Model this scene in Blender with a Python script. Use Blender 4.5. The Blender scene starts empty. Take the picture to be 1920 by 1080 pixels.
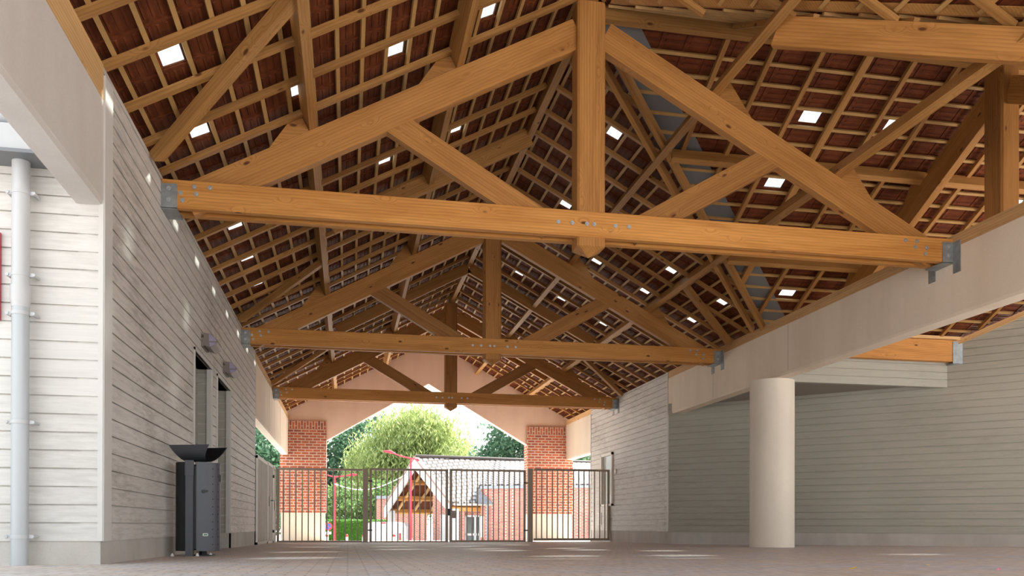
import bpy, math, random
from mathutils import Vector, Matrix
random.seed(7)
S = bpy.context.scene
COL = S.collection

# ------------------------------------------------------------------ camera
YAW, PITCH, ROLL, FOC, PPY, CZ = 0.1926, 0.0037, 0.0023, 1580.09, 980.2, 0.3
cyw, syw = math.cos(YAW), math.sin(YAW)
cp, sp = math.cos(PITCH), math.sin(PITCH)
cr, sr = math.cos(ROLL), math.sin(ROLL)
Fv = Vector((syw*cp, cyw*cp, sp)); U0 = Vector((-syw*sp, -cyw*sp, cp)); R0 = Vector((cyw, -syw, 0))
Rv = R0*cr + U0*sr; Uv = -R0*sr + U0*cr
cam = bpy.data.cameras.new('camera'); camo = bpy.data.objects.new('camera', cam); COL.objects.link(camo)
cam.sensor_width = 36.0; cam.sensor_fit = 'HORIZONTAL'
cam.lens = FOC/1920*36.0; cam.shift_x = 0.0; cam.shift_y = (PPY-540)/1920
cam.clip_start = 0.05; cam.clip_end = 500
camo.matrix_world = Matrix(((Rv.x, Uv.x, -Fv.x, 0), (Rv.y, Uv.y, -Fv.y, 0), (Rv.z, Uv.z, -Fv.z, CZ), (0, 0, 0, 1)))
S.camera = camo

# ------------------------------------------------------------------ world, sun, exposure
W = bpy.data.worlds.new('sky'); S.world = W; W.use_nodes = True
nt = W.node_tree; nt.nodes.clear()
o = nt.nodes.new('ShaderNodeOutputWorld'); b = nt.nodes.new('ShaderNodeBackground')
tc = nt.nodes.new('ShaderNodeTexCoord'); sx = nt.nodes.new('ShaderNodeSeparateXYZ'); rp = nt.nodes.new('ShaderNodeValToRGB')
nt.links.new(tc.outputs['Generated'], sx.inputs[0]); nt.links.new(sx.outputs['Z'], rp.inputs[0])
rp.color_ramp.elements[0].position = 0.0; rp.color_ramp.elements[0].color = (1.0, 0.99, 0.97, 1)
rp.color_ramp.elements[1].position = 0.7; rp.color_ramp.elements[1].color = (0.80, 0.91, 1.0, 1)
nt.links.new(rp.outputs[0], b.inputs[0]); b.inputs[1].default_value = 1.75
nt.links.new(b.outputs[0], o.inputs[0])
SUN_AZ, SUN_EL = math.radians(55), math.radians(49)
sun = bpy.data.lights.new('sun', 'SUN'); suno = bpy.data.objects.new('sun', sun); COL.objects.link(suno)
sun.energy = 16.0; sun.angle = math.radians(5.0); sun.color = (1.0, 0.95, 0.86)
tosun = Vector((math.sin(SUN_AZ)*math.cos(SUN_EL), math.cos(SUN_AZ)*math.cos(SUN_EL), math.sin(SUN_EL)))
suno.rotation_euler = tosun.to_track_quat('Z', 'Y').to_euler(); suno.location = (20, 20, 30)
S.view_settings.view_transform = 'Standard'; S.view_settings.look = 'None'
S.view_settings.exposure = 0.40; S.view_settings.gamma = 1.0; S.view_settings.use_curve_mapping = False
S.cycles.max_bounces = 10; S.cycles.diffuse_bounces = 6; S.cycles.transparent_max_bounces = 12

# ------------------------------------------------------------------ key dimensions
XL, XR, XC = -1.638, 6.362, 2.362
SL = 0.53; AN = math.atan(SL); CA, SA = math.cos(AN), math.sin(AN)
TY = [7.948, 13.667, 19.386]
ZE = 3.43                                   # underside of the common rafters at the eaves
ZR = ZE + SL*4.0                            # same at the ridge
RY = 8.28                                   # ridge line of the side wing
GY = 24.35                                  # gable plane
YN = -0.5                                    # near end of the roof that is built
def fz(y): return 0.032 - 0.009*(y-6.16)

# ------------------------------------------------------------------ materials
def mat(name):
    m = bpy.data.materials.new(name); m.use_nodes = True
    n = m.node_tree; bs = n.nodes['Principled BSDF']
    return m, n, bs
def lk(n, a, b): n.links.new(a, b)
def ramp(n, src, stops):
    r = n.nodes.new('ShaderNodeValToRGB'); e = r.color_ramp.elements
    while len(e) < len(stops): e.new(0.5)
    for k, (p, c) in enumerate(stops):
        e[k].position = p; e[k].color = (*c, 1)
    lk(n, src, r.inputs[0]); return r.outputs[0]
def coords(n, scale=(1, 1, 1), kind='Object', rnd=0.0):
    t = n.nodes.new('ShaderNodeTexCoord'); mp = n.nodes.new('ShaderNodeMapping')
    mp.inputs['Scale'].default_value = scale
    lk(n, t.outputs[kind], mp.inputs['Vector'])
    if rnd:
        oi = n.nodes.new('ShaderNodeObjectInfo'); ml = n.nodes.new('ShaderNodeMath'); ml.operation = 'MULTIPLY'
        ml.inputs[1].default_value = rnd; lk(n, oi.outputs['Random'], ml.inputs[0])
        cb = n.nodes.new('ShaderNodeCombineXYZ')
        for k in range(3): lk(n, ml.outputs[0], cb.inputs[k])
        lk(n, cb.outputs[0], mp.inputs['Location'])
    return mp.outputs[0]
def noise(n, vec, scale, detail=3, rough=0.5, dist=0.0):
    t = n.nodes.new('ShaderNodeTexNoise'); t.inputs['Scale'].default_value = scale
    t.inputs['Detail'].default_value = detail; t.inputs['Roughness'].default_value = rough
    t.inputs['Distortion'].default_value = dist
    lk(n, vec, t.inputs['Vector']); return t.outputs['Fac']
def mixc(n, fac, a, b, mode='MIX'):
    m = n.nodes.new('ShaderNodeMix'); m.data_type = 'RGBA'; m.blend_type = mode
    if isinstance(fac, (int, float)): m.inputs[0].default_value = fac
    else: lk(n, fac, m.inputs[0])
    for s, v in ((6, a), (7, b)):
        if isinstance(v, tuple): m.inputs[s].default_value = (*v, 1)
        else: lk(n, v, m.inputs[s])
    return m.outputs[2]
def bump(n, bs, h, strength=0.2, dist=0.01):
    b = n.nodes.new('ShaderNodeBump'); b.inputs['Strength'].default_value = strength; b.inputs['Distance'].default_value = dist
    lk(n, h, b.inputs['Height']); lk(n, b.outputs[0], bs.inputs['Normal'])
def plain(name, c, rough=0.5, metal=0.0, var=0.0, vs=4.0, spec=0.5):
    m, n, bs = mat(name)
    bs.inputs['Base Color'].default_value = (*c, 1); bs.inputs['Roughness'].default_value = rough; bs.inputs['Metallic'].default_value = metal
    bs.inputs['Specular IOR Level'].default_value = spec
    if var:
        f = noise(n, coords(n), vs, 4, 0.6)
        lk(n, ramp(n, f, [(0.3, tuple(x*(1-var) for x in c)), (0.7, tuple(min(1, x*(1+var)) for x in c))]), bs.inputs['Base Color'])
    return m
def wood(name, c1, c2, knot=(0.11, 0.035, 0.010), rough=0.55, lines=0.55):
    m, n, bs = mat(name)
    vk = coords(n, (2.0, 4.6, 4.6), rnd=23.0)
    vo = n.nodes.new('ShaderNodeTexVoronoi'); vo.inputs['Scale'].default_value = 1.15; lk(n, vk, vo.inputs['Vector'])
    # growth rings: long cylinders round a pith outside the timber, bent round the knots
    v = coords(n, (0.16, 1.0, 1.0), rnd=3.7)
    off = n.nodes.new('ShaderNodeVectorMath'); off.operation = 'ADD'; lk(n, v, off.inputs[0])
    kd = ramp(n, vo.outputs['Distance'], [(0.0, (0.045, 0.045, 0.045)), (0.30, (0, 0, 0))])
    lk(n, kd, off.inputs[1])
    wv = n.nodes.new('ShaderNodeTexWave'); wv.wave_type = 'RINGS'; wv.rings_direction = 'X'; wv.wave_profile = 'SAW'
    wv.inputs['Scale'].default_value = 15.0; wv.inputs['Distortion'].default_value = 2.6; wv.inputs['Detail'].default_value = 2.0; wv.inputs['Detail Scale'].default_value = 1.3
    lk(n, off.outputs[0], wv.inputs['Vector'])
    g = noise(n, coords(n, (0.5, 5, 5), rnd=31.0), 1.6, 4, 0.6, 0.8)
    base = ramp(n, g, [(0.25, c2), (0.55, c1), (0.8, tuple(min(1, x*1.12) for x in c1))])
    base = mixc(n, lines, base, ramp(n, wv.outputs['Fac'], [(0.0, (1.06, 1.06, 1.06)), (0.55, (1, 0.98, 0.94)), (0.93, (0.66, 0.54, 0.40)), (1.0, (0.95, 0.93, 0.9))]), 'MULTIPLY')
    fine = noise(n, coords(n, (1.2, 45, 45), rnd=17.0), 2.0, 3, 0.5)
    base = mixc(n, 0.30, base, ramp(n, fine, [(0.3, (0.62, 0.56, 0.5)), (0.6, (1, 1, 1))]), 'MULTIPLY')
    kf = ramp(n, vo.outputs['Distance'], [(0.0, (1, 1, 1)), (0.055, (0.95, 0.95, 0.95)), (0.075, (0.5, 0.5, 0.5)), (0.10, (0, 0, 0))])
    base = mixc(n, kf, base, knot)
    oi = n.nodes.new('ShaderNodeObjectInfo')
    tone = ramp(n, oi.outputs['Random'], [(0.0, (0.80, 0.78, 0.76)), (1.0, (1.1, 1.08, 1.05))])
    base = mixc(n, 1.0, base, tone, 'MULTIPLY')
    lk(n, base, bs.inputs['Base Color']); bs.inputs['Roughness'].default_value = rough
    bs.inputs['Specular IOR Level'].default_value = 0.3
    bump(n, bs, fine, 0.12, 0.004)
    return m
def painted(name, c, worn=0.25):
    m, n, bs = mat(name)
    v = coords(n, (1.0, 1.0, 14))
    g = noise(n, v, 2.5, 6, 0.65, 0.6)
    base = ramp(n, g, [(0.25, tuple(x*(1-worn) for x in c)), (0.55, c), (0.8, tuple(min(1, x*1.08) for x in c))])
    v2 = coords(n, (0.6, 0.6, 1.0)); big = noise(n, v2, 1.1, 4, 0.6)
    base = mixc(n, 0.5, base, ramp(n, big, [(0.3, (0.84, 0.84, 0.85)), (0.65, (1, 1, 1))]), 'MULTIPLY')
    v3 = coords(n, (1.0, 1.0, 1.0)); vo = n.nodes.new('ShaderNodeTexVoronoi'); vo.inputs['Scale'].default_value = 2.3; lk(n, v3, vo.inputs['Vector'])
    kf = ramp(n, vo.outputs['Distance'], [(0.0, (1, 1, 1)), (0.05, (0, 0, 0))])
    base = mixc(n, kf, base, tuple(x*0.86 for x in c))
    w1 = noise(n, coords(n, (2.2, 2.2, 16)), 1.7, 8, 0.7, 0.4); w2 = noise(n, coords(n, (0.5, 0.5, 0.8)), 1.0, 3, 0.5)
    wm = n.nodes.new('ShaderNodeMath'); wm.operation = 'MULTIPLY'; lk(n, w1, wm.inputs[0]); lk(n, w2, wm.inputs[1])
    base = mixc(n, min(1.0, worn*3.2), base, ramp(n, wm.outputs[0], [(0.26, (1, 1, 1)), (0.33, (0.80, 0.79, 0.78)), (0.42, (0.62, 0.61, 0.61))]), 'MULTIPLY')
    lk(n, base, bs.inputs['Base Color']); bs.inputs['Roughness'].default_value = 0.5; bs.inputs['Specular IOR Level'].default_value = 0.4
    bump(n, bs, g, 0.15, 0.004)
    return m
def concrete(name, c, var=0.10, scale=1.2, rough=0.75):
    m, n, bs = mat(name)
    f = noise(n, coords(n, (1, 1, 0.6)), scale, 6, 0.6)
    base = ramp(n, f, [(0.3, tuple(x*(1-var) for x in c)), (0.7, tuple(min(1, x*(1+var*0.6)) for x in c))])
    f2 = noise(n, coords(n), 90, 2, 0.5)
    base = mixc(n, 0.3, base, ramp(n, f2, [(0.35, (0.86, 0.86, 0.86)), (0.6, (1, 1, 1))]), 'MULTIPLY')
    f3 = noise(n, coords(n, (3.0, 3.0, 0.25)), 1.0, 3, 0.5)
    base = mixc(n, 0.35, base, ramp(n, f3, [(0.3, (0.86, 0.80, 0.74)), (0.55, (1, 1, 1))]), 'MULTIPLY')
    lk(n, base, bs.inputs['Base Color']); bs.inputs['Roughness'].default_value = rough; bs.inputs['Specular IOR Level'].default_value = 0.3
    return m
def brickmat(name, c1, c2, mortar, bw=0.21, bh=0.078, ms=0.012, axis='xy', rot=False, bias=0.0):
    m, n, bs = mat(name)
    t = n.nodes.new('ShaderNodeTexCoord'); s = n.nodes.new('ShaderNodeSeparateXYZ'); lk(n, t.outputs['Object'], s.inputs[0])
    cb = n.nodes.new('ShaderNodeCombineXYZ'); ad = n.nodes.new('ShaderNodeMath'); ad.operation = 'ADD'
    lk(n, s.outputs['X'], ad.inputs[0]); lk(n, s.outputs['Y'], ad.inputs[1])
    if axis == 'floor':
        lk(n, s.outputs['X'], cb.inputs[0]); lk(n, s.outputs['Y'], cb.inputs[1])
    elif rot:
        lk(n, s.outputs['Z'], cb.inputs[0]); lk(n, ad.outputs[0], cb.inputs[1])
    else:
        lk(n, ad.outputs[0], cb.inputs[0]); lk(n, s.outputs['Z'], cb.inputs[1])
    br = n.nodes.new('ShaderNodeTexBrick'); br.inputs['Scale'].default_value = 1.0
    br.inputs['Brick Width'].default_value = bw; br.inputs['Row Height'].default_value = bh; br.inputs['Mortar Size'].default_value = ms
    br.inputs['Mortar Smooth'].default_value = 0.1; br.inputs['Bias'].default_value = bias
    br.inputs['Color1'].default_value = (*c1, 1); br.inputs['Color2'].default_value = (*c2, 1); br.inputs['Mortar'].default_value = (*mortar, 1)
    lk(n, cb.outputs[0], br.inputs['Vector'])
    f = noise(n, cb.outputs[0], 7.0, 4, 0.6)
    base = mixc(n, 0.6, br.outputs['Color'], ramp(n, f, [(0.3, (0.72, 0.70, 0.70)), (0.7, (1.1, 1.1, 1.1))]), 'MULTIPLY')
    lk(n, base, bs.inputs['Base Color']); bs.inputs['Roughness'].default_value = 0.8; bs.inputs['Specular IOR Level'].default_value = 0.25
    bump(n, bs, br.outputs['Fac'], -0.4, 0.006)
    return m, n, bs, br

M = {}
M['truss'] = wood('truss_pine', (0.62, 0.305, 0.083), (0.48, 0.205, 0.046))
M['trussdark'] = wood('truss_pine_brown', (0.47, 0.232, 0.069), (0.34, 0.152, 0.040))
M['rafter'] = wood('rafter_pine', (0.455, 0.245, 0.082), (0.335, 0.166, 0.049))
M['plate'] = wood('plate_pine', (0.74, 0.49, 0.24), (0.62, 0.38, 0.16))
M['batten'] = plain('batten_pine', (0.45, 0.27, 0.095), 0.6, var=0.15, vs=3)
M['glulam'] = wood('glulam_spruce', (0.66, 0.32, 0.09), (0.52, 0.23, 0.055))
M['white'] = painted('white_stained_boards', (0.68, 0.665, 0.63), 0.28)
M['whiteclean'] = painted('fresh_white_stained_boards', (0.69, 0.675, 0.64), 0.12)
M['grey'] = painted('grey_boards', (0.455, 0.455, 0.395), 0.10)  # board pattern of the white walls with a greyer base colour
M['trim'] = plain('pale_trim', (0.64, 0.635, 0.61), 0.5, var=0.03)
M['trimgrey'] = plain('taupe_trim', (0.50, 0.46, 0.41), 0.5, var=0.04)
M['beam'] = concrete('smooth_concrete', (0.84, 0.735, 0.60), 0.07)
M['beamleft'] = concrete('pale_concrete', (0.64, 0.61, 0.575), 0.06)
M['gable'] = concrete('bounce_tinted_concrete', (0.92, 0.68, 0.53), 0.04)  # same concrete as the beams, warm bounce light mixed into the colour
M['plinth'] = concrete('rough_concrete', (0.56, 0.545, 0.51), 0.16, 2.0)
M['column'] = concrete('cream_concrete', (0.82, 0.76, 0.65), 0.10, 0.9, 0.55)
M['steel'] = plain('galvanised_steel', (0.33, 0.36, 0.375), 0.45, 0.55, var=0.25, vs=9)
M['bolt'] = plain('zinc_bolt', (0.50, 0.54, 0.57), 0.4, 0.7)
M['zinc'] = plain('zinc_flashing', (0.20, 0.21, 0.225), 0.5, 0.4)
M['gate'] = plain('taupe_painted_steel', (0.36, 0.30, 0.235), 0.45, 0.1)
M['gatelight'] = plain('pale_painted_steel', (0.62, 0.60, 0.55), 0.45, 0.1)
M['cladding'] = plain('ribbed_taupe_sheet', (0.44, 0.42, 0.37), 0.45, 0.1)
M['bin'] = plain('anthracite_steel', (0.095, 0.104, 0.125), 0.42, 0.2)
M['lining'] = plain('matt_black_lining', (0.012, 0.012, 0.013), 0.95, spec=0.05)
M['bindark'] = plain('black_steel', (0.030, 0.034, 0.040), 0.5, 0.1)
M['black'] = plain('black_plastic', (0.012, 0.012, 0.013), 0.4)
M['pipe'] = plain('grey_pipe', (0.44, 0.47, 0.49), 0.32, 0.15)
M['gutter'] = plain('grey_gutter', (0.50, 0.51, 0.52), 0.4, 0.1)
M['lampbody'] = plain('grey_lamp_housing', (0.22, 0.185, 0.17), 0.45, 0.2)
M['lens'] = plain('lilac_lamp_lens', (0.36, 0.33, 0.46), 0.12)
M['whiteplas'] = plain('white_plastic', (0.85, 0.85, 0.85), 0.4)
M['green'] = plain('green_print', (0.06, 0.28, 0.16), 0.5)
M['red'] = plain('red_lacquer', (0.50, 0.035, 0.065), 0.35)
M['redplastic'] = plain('red_plastic', (0.70, 0.03, 0.02), 0.3)
M['blue'] = plain('blue_print', (0.03, 0.10, 0.50), 0.4)
M['vanwhite'] = plain('white_car_paint', (0.55, 0.56, 0.60), 0.25)
M['rubber'] = plain('tyre_rubber', (0.02, 0.02, 0.02), 0.8)
M['darkglass'] = plain('dark_glass', (0.06, 0.09, 0.10), 0.06)
M['greyglass'] = plain('pale_glass', (0.42, 0.47, 0.47), 0.10)  # even pale grey-green colour for the right wall's pane
M['creamblock'] = concrete('cream_stone', (0.85, 0.74, 0.58), 0.06)
M['rooftile_white'] = None
M['bark'] = plain('bark', (0.12, 0.085, 0.06), 0.9, var=0.3)
M['leafyellow'] = plain('yellow_leaf', (0.85, 0.60, 0.05), 0.6)
M['leafpink'] = plain('pink_paper', (0.85, 0.25, 0.35), 0.6)
M['soil'] = plain('asphalt', (0.55, 0.53, 0.50), 0.85, var=0.12, vs=2)
M['soffit'] = plain('dark_soffit_board', (0.30, 0.27, 0.235), 0.6)
M['cable'] = plain('white_cable', (0.9, 0.9, 0.88), 0.5)
M['brick'] = brickmat('pillar_brick', (0.62, 0.165, 0.075), (0.33, 0.10, 0.07), (0.66, 0.53, 0.42))[0]
M['soldier'] = brickmat('soldier_brick', (0.60, 0.17, 0.085), (0.31, 0.10, 0.07), (0.66, 0.53, 0.42), 0.23, 0.078, 0.012, rot=True)[0]
M['housebrick'] = brickmat('house_brick', (0.58, 0.20, 0.14), (0.42, 0.13, 0.10), (0.62, 0.50, 0.45), 0.25, 0.085, 0.012)[0]
# roof tile underside: dark red clay with moulded ribs
m, n, bs = mat('clay_tile')
v = coords(n)
wv = n.nodes.new('ShaderNodeTexWave'); wv.inputs['Scale'].default_value = 9.0; wv.inputs['Distortion'].default_value = 1.0; wv.bands_direction = 'Z'
lk(n, v, wv.inputs['Vector'])
f = noise(n, v, 5.0, 5, 0.6)
base = ramp(n, f, [(0.25, (0.095, 0.024, 0.009)), (0.55, (0.155, 0.041, 0.014)), (0.8, (0.22, 0.066, 0.024))])
base = mixc(n, 0.45, base, ramp(n, wv.outputs['Fac'], [(0.2, (0.55, 0.5, 0.5)), (0.6, (1, 1, 1))]), 'MULTIPLY')
lk(n, base, bs.inputs['Base Color']); bs.inputs['Roughness'].default_value = 0.65; bs.inputs['Specular IOR Level'].default_value = 0.18
bump(n, bs, wv.outputs['Fac'], 0.5, 0.008); M['tile'] = m
# clear glass roof tile
m, n, bs = mat('clear_glass_tile')
tr = n.nodes.new('ShaderNodeBsdfTransparent'); tr.inputs[0].default_value = (0.93, 0.97, 0.97, 1)
gl = n.nodes.new('ShaderNodeBsdfGlossy'); gl.inputs['Roughness'].default_value = 0.1
mx = n.nodes.new('ShaderNodeMixShader'); mx.inputs[0].default_value = 0.12
lk(n, tr.outputs[0], mx.inputs[1]); lk(n, gl.outputs[0], mx.inputs[2]); lk(n, mx.outputs[0], n.nodes['Material Output'].inputs['Surface']); M['glass'] = m
# paving
m, n, bs, br = brickmat('clay_pavers', (0.80, 0.64, 0.53), (0.62, 0.63, 0.70), (0.22, 0.20, 0.19), 0.21, 0.105, 0.006, 'floor')
v = coords(n)
f = noise(n, v, 0.9, 5, 0.6); f2 = noise(n, v, 14, 3, 0.6)
base = mixc(n, 0.45, br.outputs['Color'], ramp(n, f, [(0.30, (0.54, 0.46, 0.38)), (0.45, (0.72, 0.64, 0.55)), (0.56, (0.64, 0.63, 0.63)), (0.68, (0.62, 0.67, 0.82))]))
base = mixc(n, 0.5, base, ramp(n, f2, [(0.3, (0.55, 0.53, 0.51)), (0.5, (1.0, 1.0, 1.0)), (0.72, (1.35, 1.35, 1.4))]), 'MULTIPLY')
lk(n, base, bs.inputs['Base Color']); bs.inputs['Roughness'].default_value = 0.5; bs.inputs['Specular IOR Level'].default_value = 0.45; M['paver'] = m
# shiny pale roof of the village house
m, n, bs = mat('glazed_roof_tile')
v = coords(n, (1, 1, 1), 'UV')
br = n.nodes.new('ShaderNodeTexBrick'); br.offset = 0.5; br.inputs['Scale'].default_value = 1.0; br.inputs['Brick Width'].default_value = 0.36; br.inputs['Row Height'].default_value = 0.36
br.inputs['Mortar Size'].default_value = 0.085; br.inputs['Mortar Smooth'].default_value = 0.6
br.inputs['Color1'].default_value = (0.50, 0.475, 0.46, 1); br.inputs['Color2'].default_value = (0.45, 0.42, 0.405, 1); br.inputs['Mortar'].default_value = (0.05, 0.035, 0.03, 1)
lk(n, v, br.inputs['Vector']); lk(n, br.outputs['Color'], bs.inputs['Base Color']); bs.inputs['Roughness'].default_value = 0.35; M['rooftile_white'] = m
M['slate'] = plain('dark_slate', (0.16, 0.17, 0.20), 0.5, var=0.3, vs=6)
M['fascia'] = plain('blue_grey_fascia', (0.30, 0.34, 0.40), 0.4)
M['vergetile'] = plain('brown_verge_tile', (0.30, 0.20, 0.17), 0.6, var=0.15)
M['barge'] = plain('white_bargeboard', (0.62, 0.62, 0.62), 0.5)
def leafmat(name, c1, c2, trans=0.45):
    m, n, bs = mat(name)
    g = n.nodes.new('ShaderNodeNewGeometry')
    col = ramp(n, g.outputs['Random Per Island'], [(0.0, c1), (1.0, c2)])
    lk(n, col, bs.inputs['Base Color']); bs.inputs['Roughness'].default_value = 0.55
    t = n.nodes.new('ShaderNodeBsdfTranslucent'); lk(n, col, t.inputs[0])
    mx = n.nodes.new('ShaderNodeMixShader'); mx.inputs[0].default_value = trans
    lk(n, bs.outputs[0], mx.inputs[1]); lk(n, t.outputs[0], mx.inputs[2]); lk(n, mx.outputs[0], n.nodes['Material Output'].inputs['Surface'])
    return m
M['leafwillow'] = leafmat('willow_leaf', (0.24, 0.33, 0.10), (0.46, 0.52, 0.22))
M['leafdark'] = leafmat('dark_leaf', (0.05, 0.13, 0.07), (0.13, 0.24, 0.14))
M['leafmid'] = leafmat('mid_leaf', (0.09, 0.19, 0.06), (0.22, 0.32, 0.12))
M['leafhedge'] = leafmat('hedge_leaf', (0.07, 0.22, 0.02), (0.16, 0.36, 0.05))

# ------------------------------------------------------------------ helpers
class MB:
    def __init__(s): s.v = []; s.f = []; s.sm = []
    def add(s, vs, fs, smooth=False):
        b = len(s.v); s.v += [tuple(q) for q in vs]
        for f in fs: s.f.append(tuple(b+i for i in f)); s.sm.append(smooth)
        return s
    def hexa(s, c):                                     # 8 corners: bottom 4 then top 4
        return s.add(c, [(0, 3, 2, 1), (4, 5, 6, 7), (0, 1, 5, 4), (1, 2, 6, 5), (2, 3, 7, 6), (3, 0, 4, 7)])
    def box(s, x0, x1, y0, y1, z0, z1):
        return s.hexa([(x0, y0, z0), (x1, y0, z0), (x1, y1, z0), (x0, y1, z0), (x0, y0, z1), (x1, y0, z1), (x1, y1, z1), (x0, y1, z1)])
    def prism(s, poly, off):                            # a polygon swept by a vector
        off = Vector(off); a = [Vector(p) for p in poly]; n = len(a)
        vs = a + [p+off for p in a]
        fs = [tuple(range(n-1, -1, -1)), tuple(range(n, 2*n))] + [(i, (i+1) % n, n+(i+1) % n, n+i) for i in range(n)]
        return s.add(vs, fs)
    def tube(s, pts, r, n=12, cap=True):
        pts = [Vector(p) for p in pts]; rs = r if isinstance(r, (list, tuple)) else [r]*len(pts)
        vs = []; fs = []
        for i, p in enumerate(pts):
            d = (pts[min(i+1, len(pts)-1)]-pts[max(i-1, 0)]).normalized()
            a = d.orthogonal().normalized() if abs(d.z) < 0.99 else Vector((1, 0, 0))
            if abs(d.z) < 0.99: a = d.cross(Vector((0, 0, 1))).normalized()
            c = d.cross(a)
            vs += [p+(a*math.cos(2*math.pi*k/n)+c*math.sin(2*math.pi*k/n))*rs[i] for k in range(n)]
        for i in range(len(pts)-1):
            for k in range(n): fs.append((i*n+k, i*n+(k+1) % n, (i+1)*n+(k+1) % n, (i+1)*n+k))
        s.add(vs, fs, True)
        if cap:
            s.add(vs[:n], [tuple(range(n-1, -1, -1))]); s.add(vs[-n:], [tuple(range(n))])
        return s
    def obj(s, name, m, parent=None, loc=None, mats=None):
        me = bpy.data.meshes.new(name); me.from_pydata(s.v, [], s.f); me.update()
        me.polygons.foreach_set('use_smooth', s.sm)
        import bmesh
        bm = bmesh.new(); bm.from_mesh(me); bmesh.ops.recalc_face_normals(bm, faces=bm.faces); bm.to_mesh(me); bm.free()
        me.materials.append(m)
        ob = bpy.data.objects.new(name, me); COL.objects.link(ob)
        if loc: ob.location = loc
        if parent: ob.parent = parent
        return ob
def tag(o, label=None, cat=None, group=None, kind=None):
    if label: o['label'] = label
    if cat: o['category'] = cat
    if group: o['group'] = group
    if kind: o['kind'] = kind
    return o
def struct(o): o['kind'] = 'structure'; return o
def empty(name, loc, rz=0.0):
    e = bpy.data.objects.new(name, None); COL.objects.link(e); e.location = loc; e.rotation_euler = (0, 0, rz); e.empty_display_size = 0.1
    return e
def copy_tree(o, parent=None):
    c = o.copy(); COL.objects.link(c); c.parent = parent
    for ch in list(o.children): copy_tree(ch, c)
    return c
def beam(name, p0, p1, w, h, m, parent=None, up=(0, 0, 1), bev=0.0, plumb=None):
    """timber between p0 and p1 (centre line), grain along local X; up = direction of its height"""
    p0 = Vector(p0); p1 = Vector(p1); x = (p1-p0); L = x.length; x.normalize()
    y = Vector(up).cross(x).normalized(); z = x.cross(y)
    a, hw, hh = L/2, w/2, h/2; k = bev
    mb = MB()
    if k:
        prof = [(-hw+k, -hh), (hw-k, -hh), (hw, -hh+k), (hw, hh-k), (hw-k, hh), (-hw+k, hh), (-hw, hh-k), (-hw, -hh+k)]
    else: prof = [(-hw, -hh), (hw, -hh), (hw, hh), (-hw, hh)]
    mb.prism([(-a, q[0], q[1]) for q in prof], (L, 0, 0))
    ob = mb.obj(name, m, parent)
    mw = Matrix(((x.x, y.x, z.x, 0), (x.y, y.y, z.y, 0), (x.z, y.z, z.z, 0), (0, 0, 0, 1)))
    c = (p0+p1)/2
    ob.matrix_basis = Matrix.Translation(c) @ mw
    return ob
ORD = ['first', 'second', 'third', 'fourth', 'fifth', 'sixth', 'seventh', 'eighth', 'ninth', 'tenth', 'eleventh', 'twelfth', 'thirteenth',
       'fourteenth', 'fifteenth', 'sixteenth', 'seventeenth', 'eighteenth', 'nineteenth', 'twentieth', 'twenty-first', 'twenty-second']

# ------------------------------------------------------------------ floor and ground
mb = MB(); mb.hexa([(-40, -40, fz(-40)-0.3), (40, -40, fz(-40)-0.3), (40, 25.2, fz(25.2)-0.3), (-40, 25.2, fz(25.2)-0.3),
                    (-40, -40, fz(-40)), (40, -40, fz(-40)), (40, 25.2, fz(25.2)), (-40, 25.2, fz(25.2))])
struct(mb.obj('floor', M['paver']))
GZ = -1.45
mb = MB(); mb.box(-90, 110, 34.0, 150, GZ-0.2, GZ)
mb.hexa([(-90, 25.2, GZ-0.2), (110, 25.2, GZ-0.2), (110, 34, GZ-0.2), (-90, 34, GZ-0.2), (-90, 25.2, fz(25.2)-0.02), (110, 25.2, fz(25.2)-0.02), (110, 34, GZ), (-90, 34, GZ)])
struct(mb.obj('road', M['soil']))

# ------------------------------------------------------------------ boarded walls
def boards(name, p0, d, L, z0, z1, nrm, m, pitch=0.1224, thick=0.16, zref=0.19, cut=None):
    """lapped boards on the face; p0 at the foot of the face, d along, nrm outward"""
    import bmesh
    p0 = Vector((p0[0], p0[1], 0)); d = Vector((d[0], d[1], 0)).normalized(); nr = Vector((nrm[0], nrm[1], 0)).normalized()
    prof = [(-thick, z0)]
    k0 = math.floor((z0-zref)/pitch); z = zref+k0*pitch
    prof.append((0.0, z0))
    while z < z1:
        zt = z+pitch
        if z > z0+0.004: prof += [(-0.001, z-0.0055), (-0.018, z-0.0055), (-0.018, z+0.0055), (0.0, z+0.0055)]
        z = zt
    prof += [(-0.002, z1), (-thick, z1)]
    mb = MB(); mb.prism([p0+nr*a+Vector((0, 0, zz)) for a, zz in prof], d*L)
    ob = mb.obj(name, m)
    if cut:
        bm = bmesh.new(); bm.from_mesh(ob.data)
        bmesh.ops.bisect_plane(bm, geom=bm.verts[:]+bm.edges[:]+bm.faces[:], plane_co=cut[0], plane_no=cut[1], clear_outer=True)
        bm.to_mesh(ob.data); bm.free()
    return struct(ob)
ZB = 0.19
YC, YW = 6.155, 15.803
D1, D2, DT = (9.62, 10.82), (11.25, 12.49), 2.20
n_ = (1, 0)
boards('wall_left', (XL, YC+0.01), (0, 1), D1[0]-YC-0.01, ZB, 3.42, n_, M['white'])
boards('wall_left_pier', (XL, D1[1]), (0, 1), D2[0]-D1[1], ZB, DT, n_, M['white'])
boards('wall_left_far', (XL, D2[1]), (0, 1), YW-D2[1], ZB, 3.42, n_, M['white'])
boards('wall_left_lintel', (XL, D1[0]), (0, 1), D2[1]-D1[0], DT, 3.42, n_, M['white'])
boards('wall_front_left', (-9.0, YC), (1, 0), 9.0+XL, ZB, 2.95, (0, -1), M['whiteclean'])
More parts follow.
